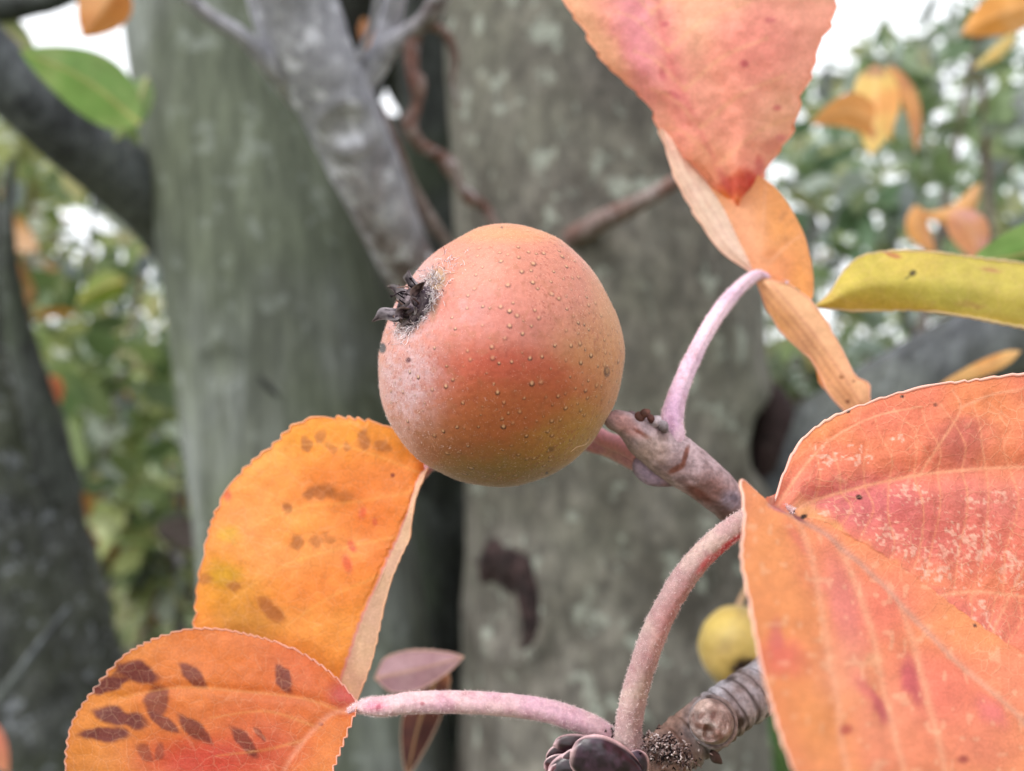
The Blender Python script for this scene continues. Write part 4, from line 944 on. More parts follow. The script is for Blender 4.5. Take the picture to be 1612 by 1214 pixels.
def c_tongue(px, py, U, V):
    C = base_col(px, py, (240, 182, 132), (232, 170, 124), 50, 73)
    C = paint(C, px, py, [(1225, 500, 20, 40, -30, (240, 168, 90), .8, .8), (1300, 590, 30, 20, 40, (240, 170, 110), .6, .8), (1345, 615, 20, 20, 0, (240, 176, 116), .6, .8)], 6, 74)
    C = soften(C, .3, (255, 216, 180))
    for o in (-12, -2, 8): C = vein(C, px, py, [(1205 + o, 450 - o * .5), (1265 + o, 520 - o * .5), (1315 + o, 590 - o * .5), (1350 + o, 640)], 2.6, (206, 136, 110), .45, .2)
    return paint(C, px, py, [(1325, 593, 4, 3, 0, (160, 100, 60), .9, .4), (1334, 632, 3, 3, 0, (120, 60, 50), .9, .4), (1344, 600, 3, 2, 0, (160, 100, 70), .9, .4)], 1, 75)
cpatch(mb, [[(1188, 434, .1425)] * 3, [(1196, 458, .1425), (1210, 452, .1405), (1222, 443, .1405)], [(1212, 496, .142), (1232, 480, .1395), (1252, 453, .1405)], [(1238, 532, .1415), (1262, 508, .139), (1284, 482, .140)], [(1272, 563, .141), (1294, 542, .1385), (1312, 524, .1395)],
    [(1290, 590, .1405), (1314, 573, .138), (1331, 562, .139)], [(1306, 622, .140), (1330, 604, .1375), (1348, 592, .1385)], [(1330, 648, .1395), (1350, 632, .1375), (1368, 606, .1385)], [(1344, 668, .139), (1356, 655, .138), (1370, 640, .1385)]], c_tongue, 200, 70, (60, 2), 72, (0, 1))
# fold showing behind the tongue
cpatch(mb, [[(1283, 575, .1425), (1286, 590, .1425), (1288, 600, .1425)], [(1300, 585, .1425), (1300, 600, .1425), (1298, 612, .1425)], [(1330, 600, .142), (1325, 606, .142), (1318, 616, .142)]], lambda px, py, U, V: base_col(px, py, (240, 170, 100), (236, 160, 90), 20, 76), 30, 20, (30, 1), 73, (0, 1))
leafC = mb.build('leaf', M_LEAF, BR); leafC['label'] = 'twisted peach-orange leaf on the tall pink stalk right of the fruit'
petiole([(1066, 712, .1185, 14), (1058, 688, .118, 20), (1057, 660, .1185, 18), (1067, 620, .120, 15), (1084, 578, .123, 14), (1108, 530, .127, 13), (1135, 487, .132, 12), (1162, 455, .137, 11), (1190, 434, .1415, 9), (1215, 436, .1412, 4), (1240, 446, .1405, 2)],
    (216, 176, 196), (226, 190, 204), leafC, [(1060, 650, 12, 30, 0, (190, 150, 180), .7, .7), (1058, 670, 5, 14, 0, (150, 106, 130), .6, .7), (1120, 510, 40, 14, -50, (232, 196, 206), .6, .7)], 63)

# ---------------- big right-hand leaf
VN = {'a': [(1240, 802), (1330, 775), (1420, 752), (1500, 741), (1604, 735), (1700, 740)], 'b': [(1225, 795), (1262, 740), (1310, 690), (1380, 655), (1450, 640)], 'c': [(1428, 950), (1520, 932), (1604, 938), (1700, 950)],
      'd': [(1450, 748), (1475, 705), (1512, 645), (1500, 615)], 'e': [(1540, 1065), (1570, 980), (1612, 890)], 'f': [(1512, 642), (1560, 622), (1620, 610)]}
MR = [(1215, 790), (1262, 808), (1325, 853), (1380, 905), (1430, 955), (1490, 1020), (1560, 1085), (1650, 1170), (1760, 1290), (1900, 1450)]
VL = [[(1262, 812), (1282, 880), (1298, 970), (1318, 1090), (1340, 1214), (1370, 1330)], [(1425, 955), (1448, 1030), (1470, 1120), (1490, 1214), (1510, 1300)], [(1330, 862), (1370, 980), (1400, 1100), (1430, 1220)]]
rgv = np.random.default_rng(5)
def small_veins():
    out = []
    for i in range(9):
        x = 1290 + i * 38; y0 = np.interp(x, [1240, 1330, 1420, 1500, 1620], [802, 775, 752, 741, 736])
        j = rgv.uniform(-10, 10, 3)
        out.append([(x, y0), (x - 4 + j[0], y0 - 35), (x - 10 + j[1], y0 - 70), (x - 30 + j[2], y0 - 105)])
        y1 = np.interp(x, [1240, 1340, 1440, 1540, 1640], [800, 862, 962, 1060, 1150])
        j = rgv.uniform(-14, 14, 3)
        ye = min(y1, np.interp(x, [1400, 1620], [952, 938]) if x > 1420 else y1)
        out.append([(x, y0), (x + j[0], y0 + (ye - y0) * .3), (x - 8 + j[1], y0 + (ye - y0) * .65), (x - 22 + j[2] * .5, ye - 6)])
        if x > 1440: out.append([(x + 10, 938), (x + 4 + j[0], 938 + 40), (x - 14 + j[1], 938 + 90)])
    return out
SV = small_veins()
def upper(px, py):
    d = np.interp(px, [p[0] for p in MR], [p[1] for p in MR]); return py < d
def col_r(px, py, U, V):
    up = (V < .5)
    C = base_col(px, py, (232, 128, 92), (236, 142, 84), 90, 80)
    Cu = paint(C, px, py, [(1420, 690, 170, 50, -10, (228, 128, 82), .8, .7), (1290, 700, 60, 40, -40, (232, 142, 70), .7, .8), (1300, 655, 50, 20, -35, (232, 160, 80), .7, .8), (1560, 640, 60, 40, 0, (234, 146, 78), .7, .8),
        (1430, 820, 160, 60, 15, (214, 112, 108), .9, .7), (1350, 790, 80, 30, 0, (208, 108, 120), .7, .8), (1560, 830, 70, 60, 0, (222, 116, 96), .8, .8), (1275, 800, 26, 16, 25, (236, 178, 110), .9, .7), (1560, 780, 80, 40, 0, (218, 126, 116), .8, .8),
        (1300, 730, 40, 26, -30, (228, 120, 92), .6, .8), (1390, 660, 60, 20, -10, (226, 120, 90), .6, .8),
        (1540, 1000, 80, 60, 20, (216, 110, 100), .8, .8), (1590, 1080, 40, 60, -20, (234, 150, 70), .8, .8), (1480, 960, 40, 20, 30, (222, 110, 110), .6, .8),
        (1520, 700, 52, 40, 10, (176, 88, 72), .85, .55), (1545, 680, 30, 26, 0, (184, 90, 76), .6, .6), (1580, 700, 40, 60, 0, (236, 146, 84), .5, .8), (1500, 1030, 60, 18, 45, (212, 140, 66), .8, .8), (1400, 900, 50, 10, 42, (226, 170, 90), .8, .8), (1320, 840, 40, 8, 38, (236, 176, 96), .8, .8)], 12, 81)
    Cu = soften(Cu, .22, (222, 98, 108))
    Cl = paint(C, px, py, [(1215, 900, 50, 140, -5, (238, 150, 78), .85, .7), (1235, 1080, 50, 120, -10, (238, 140, 74), .8, .8), (1300, 1150, 50, 80, -10, (238, 150, 76), .8, .8), (1310, 860, 50, 40, 40, (238, 138, 86), .7, .8), (1400, 960, 50, 60, 30, (232, 112, 92), .8, .8), (1330, 950, 24, 90, -10, (226, 120, 122), .7, .8),
        (1230, 1035, 34, 26, 20, (222, 84, 76), .8, .8), (1222, 1000, 10, 24, 0, (216, 84, 100), .6, .7), (1480, 1090, 70, 70, 30, (224, 100, 86), .7, .8), (1400, 1130, 50, 60, 0, (234, 140, 104), .8, .8), (1560, 1170, 80, 50, 0, (228, 122, 90), .7, .8), (1450, 1190, 60, 40, 0, (232, 128, 92), .7, .8), (1330, 1060, 40, 50, 0, (234, 148, 120), .6, .8), (1440, 1070, 14, 32, -15, (196, 54, 84), .85, .65),
        (1388, 1110, 10, 30, -38, (190, 50, 80), .85, .6), (1360, 1085, 12, 24, -35, (218, 88, 100), .6, .8), (1560, 1120, 26, 16, 50, (216, 90, 110), .6, .8), (1260, 850, 8, 30, -35, (226, 100, 96), .5, .8)], 10, 82)
    w = up[..., None].astype(float); C = Cu * w + Cl * (1 - w)
    # pale chewed flecks, clustered
    den = np.zeros_like(px)
    for cx, cy, rx, ry, a_ in [(1330, 805, 60, 12, 5), (1410, 850, 70, 34, 35), (1470, 900, 60, 34, 20), (1540, 990, 46, 52, 0), (1300, 720, 26, 22, 0), (1350, 718, 30, 20, 0), (1410, 690, 18, 9, 0), (1580, 785, 30, 18, 0), (1530, 790, 24, 14, 0), (1250, 690, 14, 30, 40), (1590, 900, 30, 60, 0), (1520, 860, 80, 60, 0), (1290, 660, 30, 10, -40), (1440, 780, 50, 26, 0)]:
        c_, s_2 = math.cos(R(a_)), math.sin(R(a_)); dx, dy = px - cx, py - cy
        den = np.maximum(den, np.exp(-(((dx * c_ + dy * s_2) / rx) ** 2 + ((-dx * s_2 + dy * c_) / ry) ** 2)))
    f1 = vnoise(np.stack([px / 5.2, py / 5.2, px * 0 + 4], -1), 83); f2 = vnoise(np.stack([px / 3.2, py / 3.2, px * 0 + 9], -1), 84)
    fl = sstep(.0, .12, f1 * .7 + f2 * .3 - (1.05 - .60 * den ** .7)) * up
    ring = fl * (.55 + .45 * sstep(.4, .7, f2))
    C = C * (1 - .72 * ring[..., None]) + lin(244, 196, 178) * (.72 * ring)[..., None]
    fl = sstep(.80, .86, vnoise(np.stack([px / 12, py / 12, px * 0 + 7], -1), 85)) * (~up) * .35
    C = C * (1 - fl[..., None]) + lin(246, 196, 160) * fl[..., None]
    for k, l in VN.items():
        C = np.where(up[..., None], vein(C, px, py, l, 3.4 if k in 'ac' else 2.6, (240, 166, 130), .75, .4), C)
    for l in SV: C = np.where(up[..., None], vein(C, px, py, l, 1.8, (240, 160, 122), .6, .4), C)
    for l in VL: C = np.where(~up[..., None], vein(C, px, py, l, 7, (244, 172, 136), .6, .3), C)
    d, tt = pdist(px, py, MR)
    k = (.9 * np.exp(-(d / 5.0) ** 2))[..., None]; mc = lin(196, 140, 126) * (1 - tt[..., None]) + lin(238, 158, 120) * tt[..., None]
    C = C * (1 - k) + mc * k
    C = np.minimum(soften(C, .06 + .06 * (~up)[..., None], (250, 200, 176)) * np.array([.98, .98, .96]), .95)
    C = paint(C, px, py, [(1262, 806, 13, 3, 35, (120, 56, 70), .8, .6), (1230, 797, 12, 6, 20, (180, 90, 120), .7, .7)], 2, 86)
    return paint(C, px, py, [(1355, 783, 5, 4, 20, (56, 22, 22), 1, .35), (1273, 807, 6, 3, -10, (40, 24, 20), 1, .35), (1335, 648, 3, 3, 0, (40, 30, 26), 1, .4), (1420, 625, 3.5, 2.5, 0, (50, 30, 30), 1, .4), (1474, 637, 3, 3, 0, (100, 40, 40), .8, .5), (1336, 1147, 9, 8, 0, (180, 70, 64), .8, .6), (1515, 1196, 7, 6, 0, (150, 50, 50), .8, .6), (1534, 985, 3, 3, 0, (70, 40, 44), 1, .4), (1377, 1038, 14, 11, 0, (244, 180, 140), .6, .6)], 1.5, 87)
def h_r(px, py, U, V):
    up = V < .5
    h = (n2(px, py, 90, 88) - .5) * 14
    allv = [VN[k] for k in 'abcd'] + SV
    dm = np.full(px.shape, 1e9)
    for l in allv:
        d, _ = pdist(px, py, l); dm = np.minimum(dm, d)
    h = h + up * 2.0 * (1 - np.exp(-(dm / 12) ** 2))
    da, _ = pdist(px, py, VN['a']); h = h - up * 9 * np.exp(-(da / 26) ** 2)
    for l in VL:
        d, _ = pdist(px, py, l); h = h - (~up) * 5 * np.exp(-(d / 24) ** 2)
    d, _ = pdist(px, py, MR); h = h - 5 * np.exp(-(d / 12) ** 2)
    h = h + up * (n2(px, py, 9, 89) - .5) * 2.6
    return h
rows = [[(1220, 789, .1000), (1219, 790, .1), (1217, 791, .0998), (1205, 783, .0975), (1190, 775, .0965)],
  [(1236, 738, .1040), (1240, 770, .1022), (1245, 801, .1), (1205, 785, .095), (1166, 757, .0925)],
  [(1264, 690, .1062), (1272, 758, .1030), (1284, 822, .1), (1225, 820, .0925), (1171, 815, .0885)],
  [(1312, 655, .1070), (1322, 760, .1035), (1330, 858, .1), (1250, 880, .0905), (1166, 876, .085)],
  [(1385, 627, .1072), (1384, 770, .1035), (1380, 905, .0998), (1280, 950, .0885), (1178, 945, .0815)],
  [(1462, 607, .1070), (1450, 785, .1032), (1430, 955, .0992), (1315, 1020, .0868), (1194, 1030, .079)],
  [(1545, 596, .1065), (1520, 810, .1028), (1490, 1020, .0985), (1360, 1100, .0852), (1216, 1120, .077)],
  [(1640, 586, .106), (1600, 840, .1022), (1560, 1085, .0975), (1410, 1180, .084), (1246, 1208, .0755)],
  [(1760, 590, .105), (1700, 880, .1015), (1650, 1170, .0965), (1480, 1280, .084), (1300, 1320, .0745)],
  [(1880, 690, .104), (1830, 1000, .1), (1760, 1290, .095), (1600, 1400, .085), (1400, 1460, .075)],
  [(1960, 950, .102), (1930, 1200, .098), (1860, 1420, .093), (1740, 1500, .086), (1600, 1560, .078)],
  [(1960, 1560, .09)] * 5]
rows = [[(q[0], q[1], q[2] if q[2] > .1 else .1 - (.1 - q[2]) * 1.38) for q in r] for r in rows]
mb = MB(); leaf_mesh(mb, rows, col_r, 560, 460, (34, 3.2), h_r, (2.2, (255, 240, 232)), 5, 81)
leafD = mb.build('leaf', M_LEAFV, BR)
_m = leafD.data; _c = np.zeros(len(_m.vertices) * 3, np.float32); _m.vertices.foreach_get('co', _c); _x, _y = PX(_c.reshape(-1, 3).astype(float))
_a = _m.attributes.new('net', 'FLOAT', 'POINT'); _a.data.foreach_set('value', (upper(_x, _y) * (.3 + .7 * sstep(.35, .6, n2(_x, _y, 60, 77)))).astype(np.float32))
leafD['label'] = 'large orange-pink leaf filling the lower right, veined, flecked with pale marks'
petiole([(1010, 1225, .1150, 24), (998, 1195, .1140, 24), (989, 1160, .1132, 21), (996, 1105, .112, 20), (1014, 1040, .111, 20), (1042, 970, .110, 20), (1080, 905, .109, 20), (1125, 856, .108, 19), (1170, 822, .1065, 18), (1205, 800, .1035, 13), (1225, 797, .1015, 7), (1250, 806, .1003, 4)],
    (190, 152, 150), (206, 176, 166), leafD, [(1150, 862, 36, 9, -42, (206, 50, 70), .95, .45), (1110, 890, 18, 6, -48, (206, 80, 90), .7, .6), (1010, 1170, 30, 40, 0, (190, 158, 170), .6, .8), (1055, 985, 18, 60, 24, (200, 130, 134), .5, .8)], 64, hair=9000)

for i, (cx, cy, z, L, wd, an, c) in enumerate(SC):
    scale_(cx, cy, z, L, wd, an, c, (220, 184, 188), curl=(.9 if L > 100 else .55), seed=i * 7 + 1).build('scale', M_BUD, bud)
# woolly tuft with dark specks beside the bud
rg = np.random.default_rng(8); mb = MB(); n = 520
q = np.stack([rg.normal(1050, 21, n), rg.normal(1182, 12, n) + 0, rg.uniform(.1105, .1150, n)], -1); q[:, 1] += (q[:, 0] - 1048) * .35
q2 = np.stack([rg.normal(962, 8, n // 6), rg.normal(1152, 5, n // 6), rg.uniform(.1150, .1165, n // 6)], -1)
q = np.concatenate([q, q2])
for k, p in enumerate(q):
    a = rg.uniform(0, 6.28); L = rg.uniform(2, 6)
    dx, dy = math.cos(a) * L, math.sin(a) * L
    c = lin(*random.choice([(210, 196, 196), (150, 132, 130), (30, 24, 28), (54, 42, 44), (120, 100, 96)]))
    tube(mb, [(p[0], p[1], p[2], 1.0), (p[0] + dx * .5 + rg.normal(0, 2), p[1] + dy * .5 + rg.normal(0, 2), p[2] - .0004, 1.1), (p[0] + dx, p[1] + dy, p[2] - .0002, .6)], c, 5, 4)
o = mb.build('wool', M_HAIR, BR); o['kind'] = 'stuff'

# ------------------------------------------------------------------ the fruit
def frame_of(a):
    a = np.array(a, float); a /= np.linalg.norm(a); u = np.cross(a, [0, 0, 1.]); u /= np.linalg.norm(u); v = np.cross(u, a); return a, u, v

FC = W((787, 563, .1185))
FR = thing('wild_apple', 'round downy red-orange fruit in the centre with a withered black calyx', 'fruit', FC)
ax, fu, fv = frame_of((-.715, -.55, .42))
nth, nph = 600, 860
th, ph = np.meshgrid(np.linspace(0, np.pi, nth), np.linspace(0, 2 * np.pi, nph, endpoint=False), indexing='ij')
dirs = ax * np.cos(th)[..., None] + (fu * np.cos(ph)[..., None] + fv * np.sin(ph)[..., None]) * np.sin(th)[..., None]
Rv = np.array([.01805, .0182, .01905])
rr = 1 - .12 * np.exp(-(th / .25) ** 2) + .006 * np.exp(-((th - .52) / .2) ** 2) * (1 + .8 * np.sin(5 * ph + 1.0) + .6 * np.sin(2 * ph)) - .10 * np.exp(-((np.pi - th) / .25) ** 2)
rr = rr + (fbm(dirs * 2.4, 5, 2) - .5) * .045 + (fbm(dirs * 28, 7, 3) - .5) * .004
# sharp crease on the near wall of the calyx basin
rr = rr - .03 * np.exp(-((th - .30) / .10) ** 2) * np.exp(-((np.cos(ph - 2.6) - 1) / .25) ** 2)
lent = np.zeros_like(rr); ldark = np.zeros_like(rr)
rg = np.random.default_rng(17)
cands = []
while len(cands) < 860:
    d = rg.normal(0, 1, 3); d /= np.linalg.norm(d)
    if d @ ax > .86: continue
    if rg.uniform() > (.35 + .65 * sstep(-.6, .5, d[0])): continue
    if any(d @ c > .9987 for c, _, _ in cands): continue
    cands.append((d, rg.choice([.007, .009, .011, .013, .0155]) * rg.uniform(.85, 1.15), rg.uniform(.4, 1)))
flat = dirs.reshape(-1, 3); lf = lent.ravel(); ldf = ldark.ravel(); LH = np.zeros_like(lf)
thv, phv = th.ravel(), ph.ravel()
for d, sz, st in cands:
    t0 = math.acos(max(-1, min(1, d @ ax))); i0 = max(0, int((t0 - .06) / np.pi * (nth - 1))); i1 = min(nth, int((t0 + .06) / np.pi * (nth - 1)) + 2)
    sl = slice(i0 * nph, i1 * nph)
    ang2 = ((flat[sl] - d) ** 2).sum(1); r = np.sqrt(ang2) / sz * (1 + .5 * (vnoise(flat[sl] * 260, 55) - .5))
    LH[sl] += .0015 * st * np.exp(-(r / .9) ** 4) * (.6 + sz * 40)
    e = flat[sl] - d
    lf[sl] = np.maximum(lf[sl], st * np.exp(-(((r) / .8) ** 4)))
    # darker ring, its lower side painted heavier as the raised dot's shade
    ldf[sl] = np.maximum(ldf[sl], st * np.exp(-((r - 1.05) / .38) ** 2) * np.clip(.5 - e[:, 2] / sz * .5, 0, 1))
rr = rr + LH.reshape(rr.shape)
da_ = dirs @ ax
rr = rr * (1 - .075 * sstep(.55, 1.0, da_)) * (1 + .018 * np.exp(-((da_ - .35) / .3) ** 2))
V = FC + dirs * Rv * rr[..., None]
px, py = PX(V)
C = base_col(px, py, (222, 142, 104), (226, 150, 112), 70, 100)
C = paint(C, px, py, [  # blush zones; the upper ones are also lightened for sky light
    (800, 450, 190, 110, 0, (226, 148, 130), .95, .6), (770, 400, 130, 50, -15, (230, 160, 132), .7, .7), (900, 470, 60, 90, 30, (232, 158, 130), .6, .8), (760, 510, 120, 40, 10, (224, 140, 126), .6, .8),
    (930, 640, 80, 120, 20, (222, 166, 92), .95, .7), (965, 600, 26, 110, 8, (226, 178, 110), .7, .7), (955, 560, 40, 80, 0, (228, 160, 110), .7, .8),
    (780, 610, 130, 60, 8, (208, 96, 66), .9, .75), (800, 585, 80, 26, 5, (206, 88, 64), .7, .8), (730, 650, 90, 60, 10, (204, 108, 70), .8, .8), (850, 590, 70, 30, 0, (216, 110, 80), .5, .8),
    (790, 700, 160, 70, 0, (200, 122, 66), .8, .8), (830, 660, 70, 60, 0, (208, 120, 70), .6, .8), (700, 720, 80, 40, 30, (196, 130, 80), .8, .8),
    (850, 745, 140, 46, -12, (172, 146, 52), .95, .8), (920, 700, 60, 50, -30, (200, 162, 72), .9, .8), (760, 755, 100, 26, 5, (168, 138, 58), .9, .8)], 14, 101)
fuzz = n2(px, py, 9, 102)
w = np.clip(np.exp(-(((px - 640) / 52) ** 2 + ((py - 600) / 75) ** 2) ** 1.2) * 1.0 * (.45 + .55 * sstep(.3, .7, fuzz)), 0, .8)
w = np.maximum(w, .75 * np.exp(-(((px - 640) / 40) ** 2 + ((py - 520) / 44) ** 2)) * sstep(.2, .6, fuzz))
w = np.maximum(w, .5 * np.exp(-(((px - 665) / 26) ** 2 + ((py - 430) / 40) ** 2)))
w = w * sstep(.0, .3, th)
C = C * (1 - w[..., None]) + lin(236, 208, 214) * w[..., None]
wg = .35 * np.exp(-(((px - 725) / 40) ** 2 + ((py - 480) / 60) ** 2)) * sstep(.4, .7, n2(px, py, 14, 103))
C = C * (1 - wg[..., None]) + lin(222, 176, 176) * wg[..., None]
k = (sstep(.40, .18, th) * .75)[..., None]; C = C * (1 - k) + base_col(px, py, (196, 184, 180), (170, 150, 140), 8, 104) * k
C = paint(C, px, py, [(688, 440, 12, 18, 20, (206, 180, 130), .75, .5), (684, 487, 5, 22, 8, (170, 140, 110), .6, .6)], 2, 105)
sp = sstep(.72, .80, vnoise(dirs * 80, 31)) * sstep(.35, .6, n2(px, py, 80, 106)) * .5
C = C * (1 - sp[..., None]) + lin(170, 74, 60) * sp[..., None]
ll = (lf.reshape(rr.shape) * .85)[..., None]; C = C * (1 - ll) + lin(255, 214, 164) * ll
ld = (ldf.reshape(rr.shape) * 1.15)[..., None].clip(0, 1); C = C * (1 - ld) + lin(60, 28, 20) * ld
rus = sstep(.60, .72, fbm(dirs * 17, 210, 5)) * .30 * sstep(-.9, .3, -dirs[..., 1])
C = C * (1 - rus[..., None]) + lin(186, 120, 76) * rus[..., None]
C = paint(C, px, py, [(800, 366, 110, 14, 0, (232, 176, 120), .6, .8), (960, 480, 20, 60, -20, (230, 176, 126), .6, .8), (602, 548, 6, 8, 0, (44, 34, 40), 1, .3), (643, 567, 4, 4, 0, (120, 56, 60), 1, .4), (955, 586, 5, 8, 0, (110, 70, 40), .9, .35), (956, 584, 2.5, 4, 0, (200, 150, 100), .9, .4), (867, 707, 5, 4, 0, (130, 96, 50), .8, .5), (861, 745, 2, 2, 0, (60, 40, 30), 1, .5), (790, 358, 2, 2, 0, (90, 60, 50), .8, .5)], .8, 107)
mo = (fbm(dirs * 46, 201, 4) - .5)[..., None] * .30 + (fbm(dirs * 130, 202, 2) - .5)[..., None] * .22
C = (C * np.array([.60, .535, .53])) * (1 + mo * np.array([.6, 1, 1.1]))
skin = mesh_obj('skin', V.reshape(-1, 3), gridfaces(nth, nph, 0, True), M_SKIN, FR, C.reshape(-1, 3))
# down on the skin
n = 26000
i = rg.integers(8, nth - 8, n * 2); keep = rg.uniform(0, 1, n * 2) < np.sin(np.linspace(0, np.pi, nth))[i]; i = i[keep][:n]; n = len(i); j = rg.integers(0, nph, n)
Pn = dirs[i, j] / Rv; Pn /= np.linalg.norm(Pn, axis=1)[:, None]
hm = MB(); hairs(hm, V[i, j], Pn, .00016, .000007, lin(240, 214, 196), rg, 1.0)
w_ = np.exp(-(((px[i, j] - 645) / 60) ** 2 + ((py[i, j] - 580) / 100) ** 2)); m = rg.uniform(0, 1, n) < w_
hairs(hm, np.repeat(V[i, j][m], 3, 0) + rg.normal(0, .0001, (3 * m.sum(), 3)), np.repeat(Pn[m], 3, 0), .0002, .000007, lin(238, 226, 228), rg, 2.0)
tag(hm.build('down', M_HAIR, FR, False), kind='stuff')
# pale thread on the lower right of the skin
mb = MB()
def skin_at(x, y, lift=.00015):
    dd = (px - x) ** 2 + (py - y) ** 2 + np.where(V[..., 1] > FC[1], 1e9, 0); q = np.unravel_index(np.argmin(dd), dd.shape); return V[q] - np.array([0, lift, 0])
for l in ([(930, 690), (921, 700), (908, 704), (898, 712)], [(690, 440), (700, 432), (716, 430)]):
    mb = MB(); tube(mb, [tuple(skin_at(*p)) + (.00003,) for p in l], lin(222, 190, 160), 24, 5, world=True); mb.build('thread', M_HAIR, FR)

# calyx
cal = bpy.data.objects.new('calyx', None); COL.objects.link(cal); cal.parent = FR
cb = FC + ax * (Rv * 1).mean() * .835
def calp(h, r, a): return cb + ax * h + (fu * math.cos(a) + fv * math.sin(a)) * r
# dark cup
mb = MB(); pts = [tuple(calp(h, 0, 0)) + (r,) for h, r in [(-.0006, .0030), (.0006, .0030), (.0016, .0024), (.0022, .0018), (.0019, .0012), (.0010, .0005)]]
tube(mb, pts, lambda V, s, ph: base_col(V[:, 0] * 2e4, V[:, 2] * 2e4, (64, 52, 62), (130, 116, 120), 8, 3), 50, 40, lambda V, s, ph: (fbm(V * 1500, 111, 3) - .5) * .6, world=True)
mb.build('cup', M_DRY, cal)
for k, (a0, ln, out, c) in enumerate([(.4, .0052, 1.0, (104, 92, 102)), (1.7, .0046, .7, (96, 84, 92)), (2.9, .0055, 1.15, (60, 48, 58)), (4.2, .0046, .8, (84, 70, 78)), (5.4, .0058, .9, (66, 54, 64)), (3.5, .0036, 1.3, (120, 104, 112))]):
    nu, nv = 26, 11; q = np.linspace(0, 1, nu); mb = MB()
    U, Vv = np.meshgrid(q, np.linspace(-1, 1, nv), indexing='ij')
    wv = .0017 * (1 - U) ** .7 * (1 - .2 * np.sin(U * 9))
    tw_ = U * 1.8 * (1 if k % 2 else -1)
    rad_ = .0016 + out * ln * (.35 * U + .35 * U ** 2); hh = .0012 + ln * (.75 * U - .30 * U ** 2 * out)
    er = fu * math.cos(a0) + fv * math.sin(a0); et = np.cross(ax, er)
    Pp = cb + er * rad_[..., None] + ax * hh[..., None] + (et * np.cos(tw_)[..., None] + ax * np.sin(tw_)[..., None]) * (wv * Vv)[..., None] + er * (.0004 * np.abs(Vv) * (1 - U))[..., None]
    Cc = base_col(U * 60 + k * 90, Vv * 20, c, (170, 158, 164), 10, k); Cc = Cc * .55; kk = (np.abs(Vv) > .75)[..., None] * .30; Cc = Cc * (1 - kk) + lin(200, 190, 194) * kk
    mb.add(Pp.reshape(-1, 3), gridfaces(nu, nv), Cc.reshape(-1, 3)); mb.build('sepal', M_DRY, cal)
mb = MB()
for k in range(22):
    a = rg.uniform(0, 6.28); r = rg.uniform(.0004, .0022); L = rg.uniform(.0010, .0026); a2 = a + rg.normal(0, .5)
    p0 = calp(.001, r, a); p1 = calp(.001 + L * .5, r * 1.5, a2); p2 = calp(.001 + L, r * rg.uniform(1, 2.4), a2 + rg.normal(0, .4))
    c = lin(*random.choice([(34, 26, 32), (50, 38, 44), (96, 74, 72), (150, 120, 110), (28, 22, 26)]))
    tube(mb, [tuple(p0) + (.00010,), tuple(p1) + (.00012,), tuple(p2) + (.00007,)], c, 10, 5, world=True)
    if rg.uniform() < .4: tube(mb, [tuple(p2 - ax * .0001) + (.00005,), tuple(p2) + (.0002,), tuple(p2 + ax * .0003) + (.00005,)], c * .6, 6, 6, world=True)
tag(mb.build('stamens', M_DRY, cal), kind='stuff')
_w = np.array([.8, 0, .3]); AW = math.atan2(_w @ fv, _w @ fu)
mb = MB()
for k in range(1500):
    a = rg.uniform(0, 6.28); r = abs(rg.normal(.0028, .0017)); th_ = r / .018
    if rg.uniform() < .4: r *= 1 + .9 * max(0, math.cos(a - AW)) ** 4
    th_ = r / .018; dd_ = ax * math.cos(th_) + (fu * math.cos(a) + fv * math.sin(a)) * math.sin(th_)
    base = FC + dd_ * Rv * (1 - .12 * math.exp(-(th_ / .25) ** 2)) * (1 - .075 * float(sstep(.55, 1.0, math.cos(th_)))) + ax * .0001
    p = [base]; d = rg.normal(0, 1, 3); d = d - ax * (d @ ax) * .5; d /= np.linalg.norm(d)
    for s in range(3): d = d + rg.normal(0, .6, 3); d /= np.linalg.norm(d); p.append(p[-1] + d * rg.uniform(.0002, .0006))
    c = lin(*random.choice([(236, 228, 230), (214, 200, 206), (190, 180, 184), (226, 216, 216), (110, 96, 104)]))
    tube(mb, [tuple(x) + (.000035,) for x in p], c, 8, 4, world=True)
tag(mb.build('wool', M_HAIR, cal), kind='stuff')
# stalk of the fruit, running behind it to the twig
mb = MB(); tube(mb, [(880, 640, .136, 13), (920, 672, .134, 13), (955, 692, .130, 13), (985, 704, .126, 14), (1015, 722, .1235, 15)], base_col(np.zeros(1), np.zeros(1), (214, 150, 160), (206, 140, 150), 20, 2)[0], 60, 24, lambda V, s, ph: (fbm(V * 400, 3, 3) - .5) * .15)
mb.build('stalk', M_STALK, FR)

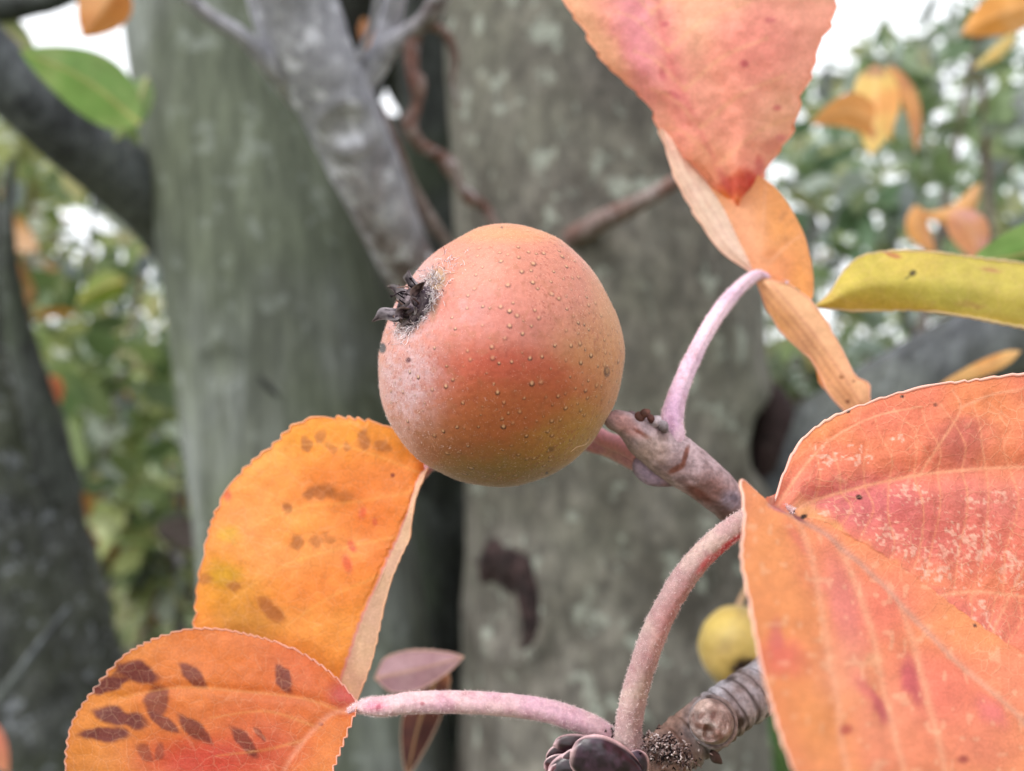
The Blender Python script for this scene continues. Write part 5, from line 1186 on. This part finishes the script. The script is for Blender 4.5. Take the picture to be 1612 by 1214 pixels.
# ------------------------------------------------------------------ second, yellow fruit at the back
F2 = W((1166, 1020, .20)); T2 = thing('wild_apple', 'small blurred yellow fruit hanging behind the branch beside the right leaf', 'fruit', F2)
a2, u2, v2 = frame_of((-.12, -.95, -.27)); nth2, nph2 = 90, 120
th, ph = np.meshgrid(np.linspace(0, np.pi, nth2), np.linspace(0, 2 * np.pi, nph2, endpoint=False), indexing='ij')
d2 = a2 * np.cos(th)[..., None] + (u2 * np.cos(ph)[..., None] + v2 * np.sin(ph)[..., None]) * np.sin(th)[..., None]
r2 = .0104 * (1 - .22 * np.exp(-(th / .3) ** 2) + (fbm(d2 * 3, 4, 2) - .5) * .05)
V2 = F2 + d2 * r2[..., None]; qx, qy = PX(V2)
C2 = base_col(qx, qy, (160, 136, 72), (138, 116, 64), 30, 120); C2 = paint(C2, qx, qy, [(1150, 1050, 40, 26, 0, (190, 160, 96), .5, .8), (1130, 985, 30, 20, 0, (200, 176, 90), .5, .8)], 4, 121)
k = (sstep(.45, .2, th) * .8)[..., None]; C2 = C2 * (1 - k) + lin(104, 80, 64) * k
mesh_obj('skin', V2.reshape(-1, 3), gridfaces(nth2, nph2, 0, True), M_SKIN, T2, C2.reshape(-1, 3))
mb = MB(); b2 = F2 + a2 * .0084
for k in range(16):
    a = k * .3927 + .2; r0 = .0012 if k % 2 else .0020
    e = u2 * math.cos(a) + v2 * math.sin(a); tube(mb, [tuple(b2 + e * r0) + (.0005,), tuple(b2 + e * (r0 + .0008) + a2 * .0012) + (.0004,), tuple(b2 + e * (r0 + .0018) + a2 * .0020) + (.00015,)], lin(56, 44, 46), 8, 6, world=True)
mb.build('calyx', M_DRY, T2)
mb = MB(); tube(mb, [tuple(F2 - a2 * .009) + (.0009,), tuple(F2 + np.array([.004, .016, .006])) + (.0009,), tuple(F2 + np.array([.012, .022, .016])) + (.001,)], lin(150, 120, 90), 20, 8, world=True); mb.build('stalk', M_STALK, T2)

# every part keeps its world place although its thing's Empty stands elsewhere
bpy.context.view_layer.update()
def base_of(o):
    v = Vector((0, 0, 0)); q = o.parent
    while q is not None: v += Vector(q.location); q = q.parent
    return v
for o in list(COL.objects):
    if o.parent is not None:
        if o.type == 'EMPTY': continue
        o.matrix_parent_inverse = Matrix.Identity(4)
        o.location = -base_of(o)

# ------------------------------------------------------------------ groups of repeated things
for o in COL.objects:
    if o.parent is None and 'category' in o and 'group' not in o:
        g_ = {'leaf': 'leaves hanging singly round the fruit', 'tree': 'tree stems behind the fruit', 'fruit': 'wild apples', 'branch': 'branches among the stems'}.get(o['category'])
        if g_: o['group'] = g_
